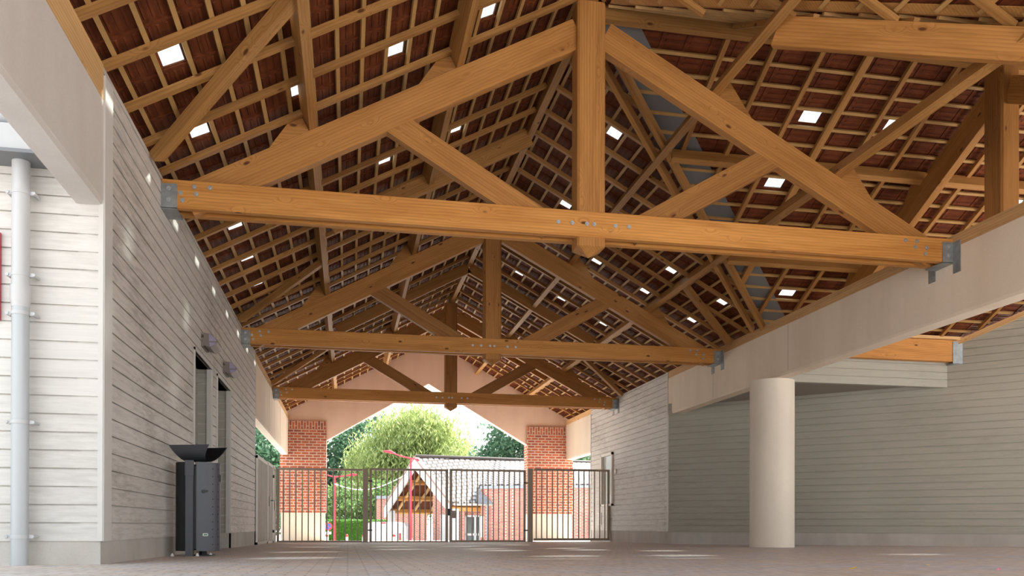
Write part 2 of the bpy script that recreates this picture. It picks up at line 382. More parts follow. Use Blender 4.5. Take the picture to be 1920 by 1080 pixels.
# trims at the corner and around the two doorways
mb = MB(); mb.box(XL-0.028, XL+0.004, YC-0.012, YC+0.0, ZB, 2.48); mb.box(XL-0.02, XL+0.012, YC-0.004, YC+0.187, ZB, 3.36)
struct(mb.obj('trim_corner', M['trim']))
for k, (a, b_) in enumerate((D1, D2)):
    mb = MB(); mb.box(XL-0.02, XL+0.012, a-0.03, a+0.012, ZB, DT+0.03); mb.box(XL-0.04, XL+0.012, b_-0.01, b_+0.018, ZB, DT+0.03)
    mb.box(XL-0.02, XL+0.012, a-0.03, b_+0.018, DT, DT+0.03)
    mb.box(XL-0.055, XL+0.0, b_-0.03, b_-0.004, ZB, DT)
    struct(mb.obj('trim_%d' % (k+1), M['trim']))
    boards('wall_recess_%d' % (k+1), (XL-1.3, b_-0.012), (1, 0), 1.3-0.02, ZB, DT, (0, -1), M['grey'], thick=0.05)
    mb = MB(); mb.box(XL-1.4, XL-1.3, a-0.1, b_+0.1, -0.1, 2.3); struct(mb.obj('door_%d' % (k+1), M['trimgrey']))
    mb = MB(); mb.box(XL-1.3, XL-0.03, a, b_, DT, DT+0.06); struct(mb.obj('trim_soffit_%d' % (k+1), M['trimgrey']))
    mb = MB(); mb.box(XL-1.3, XL-0.012, b_-0.03, b_+0.2, fz(b_)-0.05, ZB); struct(mb.obj('baseboard_recess_%d' % (k+1), M['plinth']))
mb = MB()
for a, b_ in ((YC+0.008, D1[0]), (D1[1], D2[0]), (D2[1], YW-0.01)):
    mb.box(XL-0.16, XL-0.012, a if a > YC+1 else YC+0.15, b_, fz(b_)-0.05, ZB-0.001)
mb.box(-9.0, XL-0.012, YC+0.008, YC+0.15, fz(YC)-0.05, ZB-0.001)
struct(mb.obj('baseboard_left', M['plinth']))
# closing faces of the left building, out of sight
mb = MB(); mb.box(XL-0.24, XL-0.17, YC+0.3, D1[0]-0.1, 0, 3.4); mb.box(XL-0.24, XL-0.17, D2[1]+0.1, YW-0.02, 0, 3.4)
mb.box(-9, XL-0.25, YW-0.2, YW-0.02, -0.2, 3.0)
struct(mb.obj('wall_left_core', M['trimgrey']))
mb = MB(); mb.box(-9.0, XL-0.17, YC+0.02, YW-0.02, 2.95, 3.05); mb.box(-9.0, -8.9, YC, YW, -0.2, 2.95); struct(mb.obj('ceiling_left_building', M['trimgrey']))
# white boarded wall on the right beyond the wing
YRE, YRF = 16.145, 21.65
WY0, WY1, WZ0, WZ1 = 19.70, 20.64, 0.80, 2.11
boards('wall_right', (XR, YRE), (0, 1), WY0-YRE, ZB, 3.42, (-1, 0), M['white'])
boards('wall_right_far', (XR, WY1), (0, 1), YRF-WY1, ZB, 3.42, (-1, 0), M['white'])
boards('wall_right_sill', (XR, WY0), (0, 1), WY1-WY0, ZB, WZ0, (-1, 0), M['white'])
boards('wall_right_lintel', (XR, WY0), (0, 1), WY1-WY0, WZ1, 3.42, (-1, 0), M['white'])
mb = MB(); mb.box(XR+0.012, XR+0.30, YRE-0.16, YRF-0.01, fz(20)-0.1, ZB-0.001); struct(mb.obj('baseboard_right', M['plinth']))
mb = MB(); mb.box(XR-0.012, XR+0.03, YRE-0.012, YRE+0.03, ZB, 3.42); mb.box(XR-0.01, XR+0.2, YRF-0.02, YRF+0.012, fz(21.6), 3.28)
mb.box(XR-0.008, XR+0.22, YRE-0.02, YRE-0.006, 2.55, 3.42)
struct(mb.obj('trim_right', M['trim']))
win = MB()
for a in ((WY0, WY0+0.06, WZ0, WZ1), (WY1-0.06, WY1, WZ0, WZ1), (WY0, WY1, WZ0, WZ0+0.05), (WY0, WY1, WZ1-0.06, WZ1)):
    win.box(XR-0.045, XR+0.1, a[0], a[1], a[2], a[3])
M['frame'] = plain('cream_window_frame', (0.80, 0.765, 0.71), 0.45)
w_ = struct(win.obj('window_1', M['frame']))
g_ = MB().box(XR+0.02, XR+0.03, WY0+0.06, WY1-0.06, WZ0+0.05, WZ1-0.06).obj('pane', M['greyglass'], w_)
# 45 degree wall closing the wing, and the bulkhead over the recess
C45 = 22.30
q2 = math.sqrt(0.5)
x1 = 13.0
xk = C45-12.60
boards('wall_angled_far', (XR-0.05, C45-XR+0.05), (q2, -q2), (xk-XR+0.05)/q2, ZB, 2.76, (-q2, -q2), M['grey'])
boards('wall_angled', (xk-0.001, C45-xk+0.001), (q2, -q2), (x1-xk)/q2, ZB, 6.4, (-q2, -q2), M['grey'],
       cut=(Vector((0, 12.28, ZE+0.0)), Vector((0, SL, 1))))
mb = MB(); c45 = C45+0.02
mb.prism([(XR, c45-XR, fz(16)-0.1), (x1, c45-x1, fz(16)-0.1), (x1, c45-x1, ZB-0.001), (XR, c45-XR, ZB-0.001)], (0.1, 0.1, 0)); struct(mb.obj('baseboard_angled', M['plinth']))
YBK = 12.45
boards('wall_bulkhead', (XR+0.2, YBK), (1, 0), C45-YBK-XR-0.2, 2.635, 3.44, (0, -1), M['grey'], thick=0.1)
mb = MB(); mb.prism([(XR+0.2, YBK+0.1, 2.70), (C45-YBK-0.1, YBK+0.1, 2.70), (XR+0.2, C45-XR-0.2, 2.70)], (0, 0, 0.06)); struct(mb.obj('ceiling_recess', M['soffit']))

# ------------------------------------------------------------------ concrete beams, column, gable, pillars
def cbeam(x0, x1, y0, y1, z0, z1, side, label, m, joints=()):
    """chamfered concrete beam; side = +1 when its visible face looks towards +x"""
    c = 0.03
    xin, xout = (x1, x0) if side > 0 else (x0, x1); s = -1 if side > 0 else 1
    prof = [(xin, z0+0.035), (xin+s*0.004, z0+0.03), (xin+s*0.012, z0), (xout, z0), (xout, z1), (xin, z1)]
    mb = MB(); mb.prism([(a, y0, z) for a, z in prof], (0, y1-y0, 0))
    o = mb.obj('concrete_beam', m); tag(o, label, 'beam')
    if joints:
        j = MB()
        for y in joints: j.box(xin-0.002, xin+0.002, y-0.006, y+0.006, z0+0.05, z1-0.01)
        j.obj('joint', M['plinth'], o)
    return o
cbeam(XR, XR+0.21, YN, YRE-0.02, 2.555, 3.29, -1, 'long pale concrete beam resting on the round column, right of the trusses', M['beam'], (14.0, 11.4))
cbeam(XR, XR+0.21, YRF+0.012, GY-0.1, 2.26, 3.29, -1, 'short concrete beam between right white wall and right brick pillar', M['beam'])
cbeam(XL-0.17, XL, YN, YC-0.006, 2.476, 3.185, 1, 'grey concrete beam at top left ending at the white corner trim', M['beamleft'])
cbeam(XL-0.17, XL, YW+0.01, GY-0.1, 2.265, 3.27, 1, 'concrete beam between left boarded wall and left brick pillar', M['beam'], (18.6, 21.5))
mb = MB(); mb.tube([(6.47, 12.08, fz(12.08)-0.02), (6.47, 12.08, 2.0), (6.47, 12.08, 2.553)], 0.335, 48)
tag(mb.obj('concrete_column', M['column']), 'round cream concrete column under the right concrete beam', 'column')
# gable with a pointed opening
def roofz(x): return ZR-SL*abs(x-XC)
gx0, gx1 = XL-0.25, XR+0.25
mb = MB()
ap, sp_ = (2.28, 4.40), 2.70
ol, orr = -0.595, 5.19
for pts in ([(gx0, 3.20), (ol, 3.20), (ol, sp_), (ap[0], ap[1]), (ap[0], roofz(ap[0])+0.10), (gx0, roofz(gx0)+0.10)],
            [(ap[0], ap[1]), (orr, sp_), (orr, 3.20), (gx1, 3.20), (gx1, roofz(gx1)+0.10), (XC, roofz(XC)+0.10), (ap[0], roofz(ap[0])+0.10)]):
    mb.prism([(a, GY, z) for a, z in pts], (0, 0.28, 0))
struct(mb.obj('wall_gable', M['gable']))
def pillar(x0, x1, label):
    e = tag(empty('brick_pillar', ((x0+x1)/2, GY+0.1, fz(GY))), label, 'pillar', None)
    def P(nm, m, a, b, y0, y1, z0, z1):
        MB().box(a-(x0+x1)/2, b-(x0+x1)/2, y0-GY-0.1, y1-GY-0.1, z0-fz(GY), z1-fz(GY)).obj(nm, m, e)
    P('shaft', M['brick'], x0, x1, GY-0.06, GY+0.4, 0.655, 3.01)
    P('soldier_course', M['soldier'], x0, x1, GY-0.06, GY+0.4, 3.01, 3.235)
    P('base', M['creamblock'], x0+0.03, x1-0.03, GY-0.05, GY+0.38, fz(GY)-0.3, 0.655)
pillar(-1.86, -0.6, 'red brick pillar with cream base left of the gable opening')
pillar(5.19, 6.58, 'red brick pillar with cream base right of the gable opening')

# ------------------------------------------------------------------ wall plates
PL = [((XR+0.05, YN, 3.36), (XR+0.05, YRE-0.03, 3.36), 0.10, 0.135, 'pale pine wall plate on top of the long right concrete beam'),
      ((XR+0.05, YRF, 3.36), (XR+0.05, GY-0.01, 3.36), 0.10, 0.135, 'short pine wall plate on concrete beam beside right brick pillar'),
      ((XL-0.05, YN, 3.307), (XL-0.05, YC-0.01, 3.307), 0.10, 0.24, 'pine wall plate on top left concrete beam, ending at the trim'),
      ((XL-0.05, YW+0.01, 3.345), (XL-0.05, GY-0.01, 3.345), 0.10, 0.14, 'pine wall plate on concrete beam beside left brick pillar')]
for a, b_, w, h, l in PL: tag(beam('wall_plate', a, b_, w, h, M['plate']), l, 'timber')

# ------------------------------------------------------------------ trusses
def bolt_mesh():
    mb = MB(); n = 10
    mb.tube([(0, -0.006, 0), (0, 0.002, 0)], 0.020, 14); mb.tube([(0, -0.016, 0), (0, -0.006, 0)], 0.011, 6)
    return mb
BOLT = None
def bolt(parent, u, w):
    global BOLT
    if BOLT is None:
        BOLT = bolt_mesh().obj('bolt', M['bolt'], parent)
        b = BOLT
    else:
        b = BOLT.copy(); COL.objects.link(b); b.parent = parent
    b.location = (u, 0.0, w)
ZT, ZBT = 3.386, 3.134
def build_truss(loc, rz, label, shoes=True):
    e = empty('roof_truss', loc, rz); tag(e, label, 'roof truss')
    T = M['truss']; h = ZT-ZBT; zc = (ZT+ZBT)/2
    for v in (0.04, 0.225): beam('tie_beam', (-3.995, v, zc), (3.995, v, zc), 0.075, h, T, e, bev=0.004)
    # king post with chamfers and a pointed foot
    kx = -0.02; k0, k1, v0, v1 = kx-0.142, kx+0.142, 0.012, 0.252; c = 0.022
    prof = [(k0+c, v0), (k1-c, v0), (k1, v0+c), (k1, v1-c), (k1-c, v1), (k0+c, v1), (k0, v1-c), (k0, v0+c)]
    top, bot, tip = 5.46, 3.05, 2.965
    vs = [(a, b_, top) for a, b_ in prof]+[(a, b_, bot) for a, b_ in prof]+[(kx, (v0+v1)/2, tip)]
    cx, cz = kx, (top+bot)/2
    mb = MB(); fs = [tuple(range(8))]+[(i, (i+1) % 8, 8+(i+1) % 8, 8+i) for i in range(8)]+[(8+i, 8+(i+1) % 8, 16) for i in range(8)]
    # local x of the mesh runs along the post so the grain follows it
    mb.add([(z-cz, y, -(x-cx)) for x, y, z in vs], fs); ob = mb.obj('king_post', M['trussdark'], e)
    ob.matrix_basis = Matrix.Translation((cx, 0, cz)) @ Matrix(((0, 0, -1, 0), (0, 1, 0, 0), (1, 0, 0, 0), (0, 0, 0, 1)))
    vm = 0.132; th = 0.105; dp = 0.285
    for s in (-1, 1):
        up = Vector((s*SA, 0, CA))                       # normal of the slope
        def RP(dx): return Vector((s*dx, vm, 5.41-SL*dx))-up*(dp/2)
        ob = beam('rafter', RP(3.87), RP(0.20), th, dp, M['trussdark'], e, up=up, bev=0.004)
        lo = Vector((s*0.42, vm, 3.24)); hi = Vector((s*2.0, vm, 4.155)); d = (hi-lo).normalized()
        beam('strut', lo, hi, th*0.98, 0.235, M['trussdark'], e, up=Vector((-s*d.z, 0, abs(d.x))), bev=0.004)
        for dx in (2.685, 1.31):
            # cleats: wedges nailed on the rafter below each purlin
            bx = Vector((s*dx, vm, 5.41-SL*dx)); dn = Vector((s*CA, 0, -SA))
            p = [bx+dn*0.045, bx+dn*0.045+up*0.195, bx+dn*0.075+up*0.195, bx+dn*0.45]
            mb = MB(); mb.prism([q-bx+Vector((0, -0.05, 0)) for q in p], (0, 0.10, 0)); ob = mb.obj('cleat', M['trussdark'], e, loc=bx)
    for s in (-1, 1):
        for du, w in ((3.837, 3.269), (3.820, 3.204), (3.720, 3.331), (3.703, 3.267), (3.586, 3.332)): bolt(e, s*(du-(0.16 if s > 0 else 0.0)) if s > 0 else -du, w)
        bolt(e, s*0.36, 3.259); bolt(e, s*0.22+0.0, 3.259); bolt(e, -0.035+s*0.036, 3.26)
        if shoes:
            mb = MB(); X0, X1 = s*3.998, s*3.865
            a, b_ = min(X0, X1), max(X0, X1)
            mb.box(a, b_, -0.006, 0.0, ZBT-0.01, 3.345); mb.box(a, b_, 0.264, 0.270, ZBT-0.01, 3.345); mb.box(a, b_, -0.006, 0.27, ZBT-0.016, ZBT-0.004)
            if s > 0:
                for v_ in (-0.115, 0.275): mb.box(3.990, 3.998, v_, v_+0.11, ZBT-0.125, 3.345)
            ob = mb.obj('steel_shoe', M['steel'], e)
            for w in (3.20, 3.30):
                b2 = BOLT.copy(); COL.objects.link(b2); b2.parent = e; b2.location = (s*3.935, -0.006, w); b2.name = 'bolt'
    return e
build_truss((XC, TY[0], 0), 0, 'large orange pine king post truss nearest the viewer, spanning the hall')
t2 = build_truss((XC, TY[1], 0), 0, 'pine king post truss in the middle, second of three across the hall')
build_truss((XC, TY[2], 0), 0, 'small looking pine king post truss farthest away, before the far gable')
build_truss((7.13, RY, 0), -math.pi/2, 'darker pine truss of the side wing, seen end-on behind right beam', shoes=False)

# ------------------------------------------------------------------ ridge beams, purlins, valleys, braces
R_ = M['rafter']
def roofbeam(name, a, b_, w, h, label, cat, up=(0, 0, 1), group=None, m=None, bev=0.0):
    return tag(beam(name, a, b_, w, h, m or R_, None, up, bev), label, cat, group)
roofbeam('ridge_beam', (XC, YN, 5.575), (XC, GY-0.01, 5.575), 0.09, 0.21, 'pine ridge beam running the length of the hall at its peak', 'timber')
roofbeam('ridge_beam', (XC+0.06, RY, 5.575), (13.0, RY, 5.575), 0.09, 0.21, 'dark pine ridge beam of the side wing along top right', 'timber')
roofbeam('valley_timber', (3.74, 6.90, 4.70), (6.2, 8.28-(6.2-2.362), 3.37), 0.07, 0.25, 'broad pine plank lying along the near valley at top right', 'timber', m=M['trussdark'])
for s, nm in ((-1, 'left'), (1, 'right')):
    up = Vector((s*SA, 0, CA))
    for dx, lv in ((2.685, 'lower'), (1.31, 'upper')):
        c = Vector((XC+s*dx, 0, 5.41-SL*dx))+up*0.085
        roofbeam('purlin', c+Vector((0, YN, 0)), c+Vector((0, GY+0.05, 0)), 0.08, 0.17, '%s pine purlin of the %s main roof slope, resting on truss cleats' % (lv, nm), 'timber', up)
upw = Vector((0, SA, CA))
for dy, lv in ((2.685, 'lower'), (1.31, 'upper')):
    c = Vector((0, RY+dy, 5.41-SL*dy))+upw*0.0775
    roofbeam('purlin', c+Vector((XC+dy+0.15, 0, 0)), c+Vector((min(12.9, C45-RY-dy-0.05), 0, 0)), 0.08, 0.155, '%s purlin of the side wing roof, running to the angled wall' % lv, 'timber', upw)
vd = Vector((1, 1, -SL)).normalized(); vup = Vector((SL, SL, 2)).normalized()
for off, nm in ((-0.10, 'main hall side'), (0.075, 'side wing side')):
    a = Vector((XC+0.35, RY+0.35, ZR-SL*0.35)); b_ = Vector((XR-0.02, RY+3.98, ZR-SL*3.98))
    sh = Vector((1, -1, 0)).normalized()*off
    roofbeam('valley_rafter', a+sh-vup*0.03, b_+sh-vup*0.03, 0.06, 0.10, 'long valley rafter right of king post, %s' % nm, 'timber', vup)
mb = MB(); za = 0.0885
p = [Vector((XC+0.1, RY+0.05, ZR-SL*0.1+za)), Vector((XR+0.1, RY+4.05, ZE-SL*0.1+za))]
wv_ = Vector((0.46, 0, 0))
mb.prism([p[0]-Vector((0.06, -0.06, 0)), p[1]-Vector((0.06, -0.06, 0)), p[1]+wv_, p[0]+wv_], (0, 0, 0.004))
tag(mb.obj('valley_flashing', M['zinc']), 'grey zinc flashing strip along the roof valley', 'flashing')
mb = MB(); p = [Vector((XC+0.2, RY-0.2, ZR-SL*0.2+za)), Vector((XC+4.4, RY-4.4, ZR-SL*4.4+za))]
for dv in (Vector((0, -0.13, 0)), Vector((0.13, 0, 0))):
    mb.prism([p[0], p[1], p[1]+dv, p[0]+dv], (0, 0, 0.004))
tag(mb.obj('valley_gap_strip', M['rafter']), 'thin added strip closing the sky gap above the broad plank at top right', 'timber')  # strip added so no sky shows between the near tile slopes
where = ['nearest truss', 'middle truss', 'farthest truss']
for k, y in enumerate(TY):
    for s, nm in ((-1, 'left'), (1, 'right')):
        if s > 0 and k == 0: continue
        up = Vector((s*SA, 0, CA))
        def Q(dx, yy): return Vector((XC+s*dx, yy, ZR-SL*dx))-up*0.05
        dyy = 1.45 if k == 0 else 1.0
        roofbeam('wind_brace', Q(3.97, y-0.42), Q(2.72, y-0.42-dyy), 0.11, 0.085, 'diagonal pine brace from %s eave to purlin, before the %s' % (nm, where[k]), 'brace', up)

# ------------------------------------------------------------------ common rafters
RW, RH = 0.055, 0.05
PITCH_R = 0.59
def place_words(y):
    """words that place a thing along the hall by the trusses"""
    if y < TY[0]: return None
    return None
ys = [8.01-RW/2+PITCH_R*k for k in range(-14, 27)]
def rafter_label(i, y, side):
    ts = [('nearest truss', TY[0]+0.1), ('middle truss', TY[1]+0.1), ('farthest truss', TY[2]+0.1)]
    if y < TY[0]-0.15:
        n = sum(1 for q in ys if y <= q < TY[0]-0.15); return '%s-slope pine rafter, %s in front of the nearest truss' % (side, ORD[n-1])
    for j in (2, 1, 0):
        if y > ts[j][1]-0.2:
            n = sum(1 for q in ys if ts[j][1]-0.2 < q <= y)
            return '%s-slope pine rafter, %s behind the %s' % (side, ORD[n-1], ts[j][0])
    return '%s-slope pine rafter right over the nearest truss' % side
for s, side in ((-1, 'left'), (1, 'right')):
    up = Vector((s*SA, 0, CA))
    proto = None
    for i, y in enumerate(ys):
        if s > 0 and RY-4 < y < RY+4.05:
            dmax = abs(y-RY)                             # jack rafters cut by the valley
            if dmax < 0.45: continue
        else: dmax = 4.0+0.33
        a = Vector((XC+s*min(dmax, 4.33), y, ZR-SL*min(dmax, 4.33)))+up*(RH/2)
        b_ = Vector((XC+s*0.05, y, ZR-SL*0.05))+up*(RH/2)
        ob = beam('common_rafter', a, b_, RW, RH, R_, None, up)
        lab = rafter_label(i, y, side)
        tag(ob, lab, 'rafter', 'common rafters of the %s main slope' % side)
for y, l in ((10.85, 'between the nearest and middle truss'), (16.6, 'between the middle and farthest truss'), (20.8, 'behind the farthest truss')):
    for s, side in ((-1, 'left'), (1, 'right')):
        if s > 0 and y < 12: continue
        up = Vector((s*SA, 0, CA)); y2 = y+0.07
        a = Vector((XC+s*2.62, y2, ZR-SL*2.62))-up*0.085; b_ = Vector((XC+s*0.05, y2, ZR-SL*0.05))-up*0.085
        tag(beam('deep_rafter', a, b_, 0.07, 0.20, R_, None, up), 'broad deep pine rafter on the %s slope %s' % (side, l), 'rafter')
# side wing rafters, far slope and near slope
xs = [3.975+0.5625*k for k in range(16)]
for i, x in enumerate(xs):
    for s in (1, -1):
        if s < 0 and i > 8: continue
        up = Vector((0, s*SA, CA))
        dmax = x-XC if x < XR else 4.3
        if s > 0 and x > C45-12.28-0.1: dmax = min(4.3, C45-RY-x-0.05)
        if s < 0: dmax = min(dmax, 4.0)
        if dmax < 0.4: continue
        a = Vector((x, RY+s*dmax, ZR-SL*dmax))+up*(RH/2); b_ = Vector((x, RY+s*0.05, ZR-SL*0.05))+up*(RH/2)
        wide = (i == 3)
        ob = beam('common_rafter', a, b_, 0.09 if wide else RW, RH, R_, None, up)
        tag(ob, '%s of the wing rafters on its %s slope, counted from the king post' % (ORD[i], 'far' if s > 0 else 'near'), 'rafter', 'common rafters of the side wing')

# ------------------------------------------------------------------ battens and roof tiles
BP = 0.2118/CA                                           # batten pitch up the slope
V0 = 0.084/CA
NB = 19
def frame(o, u, v):
    o = Vector(o); u = Vector(u); v = Vector(v).normalized(); nrm = u.cross(v)
    if nrm.z < 0: nrm = -nrm
    return lambda a, b_, c: o+u*a+v*b_+nrm*c
FL = frame((XL, 0, ZE), (0, 1, 0), (CA, 0, SA))
FR = frame((XR, 0, ZE), (0, 1, 0), (-CA, 0, SA))
FW = frame((0, RY+4, ZE), (1, 0, 0), (0, -CA, SA))
FN = frame((0, RY-4, ZE), (1, 0, 0), (0, CA, SA))
def batten(Fr, u0, u1, v, label, group):
    c0 = Fr((u0+u1)/2, v, RH+0.0125); a = Fr(u0, v, RH+0.0125); b_ = Fr(u1, v, RH+0.0125)
    nrm = Fr(0, 0, 1)-Fr(0, 0, 0)
    tag(beam('tile_batten', a, b_, 0.036, 0.025, M['batten'], None, nrm), label, 'batten', group)
for j in range(NB):
    v = V0+BP*j; dx = 4-v*CA
    batten(FL, YN, GY, v, '%s tile batten up from the eave on the left roof slope' % ORD[j], 'tile battens, left main slope')
    batten(FR, RY+dx+0.10, GY, v, '%s tile batten up from the eave on the right roof slope' % ORD[j], 'tile battens, right main slope')
    if RY-dx > YN+0.2: batten(FR, YN, RY-dx-0.10, v, '%s short batten up the right slope before the near valley' % ORD[j], 'tile battens, right slope near part')
    ue = C45-(RY+4-v*CA)
    batten(FW, XC+dx+0.10, min(ue, 13), v, '%s tile batten up from the eave on the wing far slope' % ORD[j], 'tile battens, side wing far slope')
    if j > 5: batten(FN, XC+dx+0.10, 9.0, v, '%s tile batten up from the eave on the wing near slope' % ORD[j], 'tile battens, side wing near slope')
for k in (-1,):
    pass
TW = 0.295
def tiles(Fr, u0, u1, inside, glass, name, tw=TW, ubase=0.0, cut=None):
    mb = MB(); i0 = math.floor((u0-ubase)/tw); i1 = math.ceil((u1-ubase)/tw)
    gset = {}
    for (gu, gv, lab) in glass:
        gset[(math.floor((gu-ubase)/tw), int(round((gv-V0)/BP-0.5)))] = lab
    out = []
    for i in range(i0, i1):
        for j in range(-2, NB+1):
            a0 = ubase+i*tw; a1 = a0+tw; v0 = V0+BP*j-0.03; v1 = V0+BP*(j+1)+0.015
            um, vm = (a0+a1)/2, V0+BP*(j+0.5)
            if not inside(um, vm): continue
            lo, hi, th = 0.104, 0.089, 0.014
            if vm+BP/2 > 4/CA: v1 = 4/CA+0.02
            c = [Fr(a0, v0, lo), Fr(a1, v0, lo), Fr(a1, v1, hi), Fr(a0, v1, hi), Fr(a0, v0, lo+th), Fr(a1, v0, lo+th), Fr(a1, v1, hi+th), Fr(a0, v1, hi+th)]
            if (i, j) in gset:
                vq = v0+(v1-v0)*0.26; hq = lo+(hi-lo)*0.26
                mb.hexa([c[0], c[1], Fr(a1, vq, hq), Fr(a0, vq, hq), c[4], c[5], Fr(a1, vq, hq+th), Fr(a0, vq, hq+th)])
                b0_, b1_ = a0+0.022, a1-0.022
                for q0_, q1_ in ((a0, b0_), (b1_, a1)): mb.hexa([Fr(q0_, vq, hq), Fr(q1_, vq, hq), Fr(q1_, v1, hi), Fr(q0_, v1, hi), Fr(q0_, vq, hq+th), Fr(q1_, vq, hq+th), Fr(q1_, v1, hi+th), Fr(q0_, v1, hi+th)])
                out.append(([Fr(b0_, vq, hq), Fr(b1_, vq, hq), Fr(b1_, v1, hi), Fr(b0_, v1, hi), Fr(b0_, vq, hq+th), Fr(b1_, vq, hq+th), Fr(b1_, v1, hi+th), Fr(b0_, v1, hi+th)], gset[(i, j)])); continue
            mb.hexa(c)
            # interlocking rib and hanging nib on the underside, raised panel in the middle
            mb.hexa([Fr(a0-0.014, v0, lo-0.010), Fr(a0+0.014, v0, lo-0.010), Fr(a0+0.014, v1, hi-0.010), Fr(a0-0.014, v1, hi-0.010),
                     Fr(a0-0.014, v0, lo+0.001), Fr(a0+0.014, v0, lo+0.001), Fr(a0+0.014, v1, hi+0.001), Fr(a0-0.014, v1, hi+0.001)])
            for t in (0.28, 0.5, 0.72):
                vv = v0+(v1-v0)*t; hh = lo+(hi-lo)*t
                mb.hexa([Fr(a0+0.05, vv-0.009, hh-0.006), Fr(a1-0.05, vv-0.009, hh-0.006), Fr(a1-0.05, vv+0.009, hh-0.006), Fr(a0+0.05, vv+0.009, hh-0.006),
                         Fr(a0+0.045, vv-0.012, hh+0.001), Fr(a1-0.045, vv-0.012, hh+0.001), Fr(a1-0.045, vv+0.012, hh+0.001), Fr(a0+0.045, vv+0.012, hh+0.001)])
    ob = struct(mb.obj(name, M['tile']))
    if cut:
        import bmesh
        bm = bmesh.new(); bm.from_mesh(ob.data)
        bmesh.ops.bisect_plane(bm, geom=bm.verts[:]+bm.edges[:]+bm.faces[:], plane_co=cut[0], plane_no=cut[1], clear_outer=True)
        bm.to_mesh(ob.data); bm.free()
    for c, lab in out:
        g = MB(); cc = sum((Vector(q) for q in c), Vector())/8
        g.hexa([Vector(q)-cc for q in c]); o = g.obj('glass_roof_tile', M['glass'], None, loc=cc)
        tag(o, lab, 'glass tile', 'clear glass roof tiles')
ROWS = ['lowest', 'second', 'third', 'top']
def bayword(y):
    names = ['nearest truss', 'middle truss', 'farthest truss']
    best = None
    for k, t in enumerate(TY):
        d = y-t
        if best is None or abs(d) < abs(best[0]): best = (d, names[k])
    d, nm = best
    return ('%.1f' % abs(d)), d, nm
GL = []
gx = [-1.24, -0.32, 0.446, 1.249]
for r, x in enumerate(gx):
    yy = [6.53, 7.685, 8.86, 10.02, 11.2, 12.36, 13.54, 14.7, 15.88] if r == 0 else ([6.55, 7.69, 10.0] if r == 1 else [7.685, 9.97])
    for q, y in enumerate(yy): GL.append((y, (x-XL)/CA, 'clear glass tile in left slope, %s row, %s from the viewer' % (ROWS[r], ORD[q])))
GRR = []
for r, (x, yy) in enumerate([(5.85, [12.44, 13.578, 17.07]), (4.99, [12.44, 13.57, 15.92, 23.6]), (4.14, [13.55, 15.9, 22.3]), (3.285, [10.06, 12.38, 15.83])]):
    for q, y in enumerate(yy): GRR.append((y, (XR-x)/CA, 'clear glass tile in right slope, %s row, %s from the viewer' % (ROWS[r], ORD[q])))
GWW = []
for r, (y, xx) in enumerate([(11.69, [6.57]), (9.96, [5.40, 6.57, 7.64, 8.95]), (9.09, [5.39, 6.48, 7.62])]):
    for q, x in enumerate(xx): GWW.append((x, (12.28-y)/CA, 'bright glass tile in side wing roof, %s row, %s from the left' % (['lowest', 'middle', 'top'][r], ORD[q])))
tiles(FL, YN, GY+0.3, lambda u, v: -0.5 < v < 4.55, GL, 'ceiling_left', TW, 7.685-TW/2)
VA = Vector((XC, RY, 0)); n1_ = Vector((1, -1, 0)).normalized(); n2_ = Vector((1, 1, 0)).normalized()
tiles(FR, RY, GY+0.3, lambda u, v: -0.5 < v < 4.55 and u > RY+4-v*CA-0.4, GRR, 'ceiling_right', TW, 13.565-TW/2, (VA-n1_*0.02, n1_))
tiles(FR, YN, RY, lambda u, v: -0.5 < v < 4.55 and u < RY-(4-v*CA)+0.4, [], 'ceiling_right_near', TW, 13.565-TW/2, (VA-n2_*0.01, n2_))
tiles(FW, XC, 13.0, lambda u, v: -0.5 < v < 4.55 and u > XC+(4-v*CA)-0.4 and u < C45-(12.28-v*CA)+0.4, GWW, 'ceiling_wing', 0.2815, 5.40-0.14, (VA+n1_*0.10, -n1_))
tiles(FN, XC, 13.0, lambda u, v: -0.5 < v < 4.55 and u > XC+(4-v*CA)-0.4, [], 'ceiling_wing_near', 0.2815, 5.40-0.14, (VA+n2_*0.01, -n2_))
mb = MB(); mb.prism([(XC-0.2, YN, ZR+0.06), (XC, YN, ZR+0.16), (XC+0.2, YN, ZR+0.06)], (0, GY-YN+0.3, 0)); mb.prism([(XC, RY-0.2, ZR+0.06), (XC, RY, ZR+0.16), (XC, RY+0.2, ZR+0.06)], (11, 0, 0))
struct(mb.obj('ceiling_ridge', M['tile']))

# ------------------------------------------------------------------ glulam beam at the wing eave
e = tag(empty('glulam_beam', (8.2, 12.36, 3.03)), 'orange glulam beam under the wing eave with grey steel shoe at its end', 'beam')
beam('timber', (XR+0.22-8.2, 0, 0.185), (9.95-8.2, 0, 0.185), 0.12, 0.35, M['glulam'], e)
mb = MB(); mb.box(9.83-8.2, 10.06-8.2, -0.07, -0.062, -0.025, 0.345); mb.box(9.83-8.2, 10.06-8.2, -0.07, 0.07, -0.03, -0.02); mb.box(10.05-8.2, 10.058-8.2, -0.09, 0.07, -0.03, 0.06)
mb.obj('steel_shoe', M['steel'], e)
tag(beam('wall_plate', (XR+0.22, 12.33, 3.425), (10.0, 12.33, 3.425), 0.12, 0.05, M['plate']), 'thin pine plate lying on the glulam beam of the wing', 'timber')
a = Vector((9.9, C45-9.9, 0)); b_ = Vector((12.8, C45-12.8, 0))
for q in (a, b_): q.z = ZE+SL*(12.28-q.y)-0.035
off = Vector((-q2, -q2, 0))*0.03
tag(beam('wall_plate', a+off, b_+off, 0.05, 0.075, M['plate'], None, (0, 0, 1)), 'sloping pine plate along the top of the angled grey wall', 'timber')

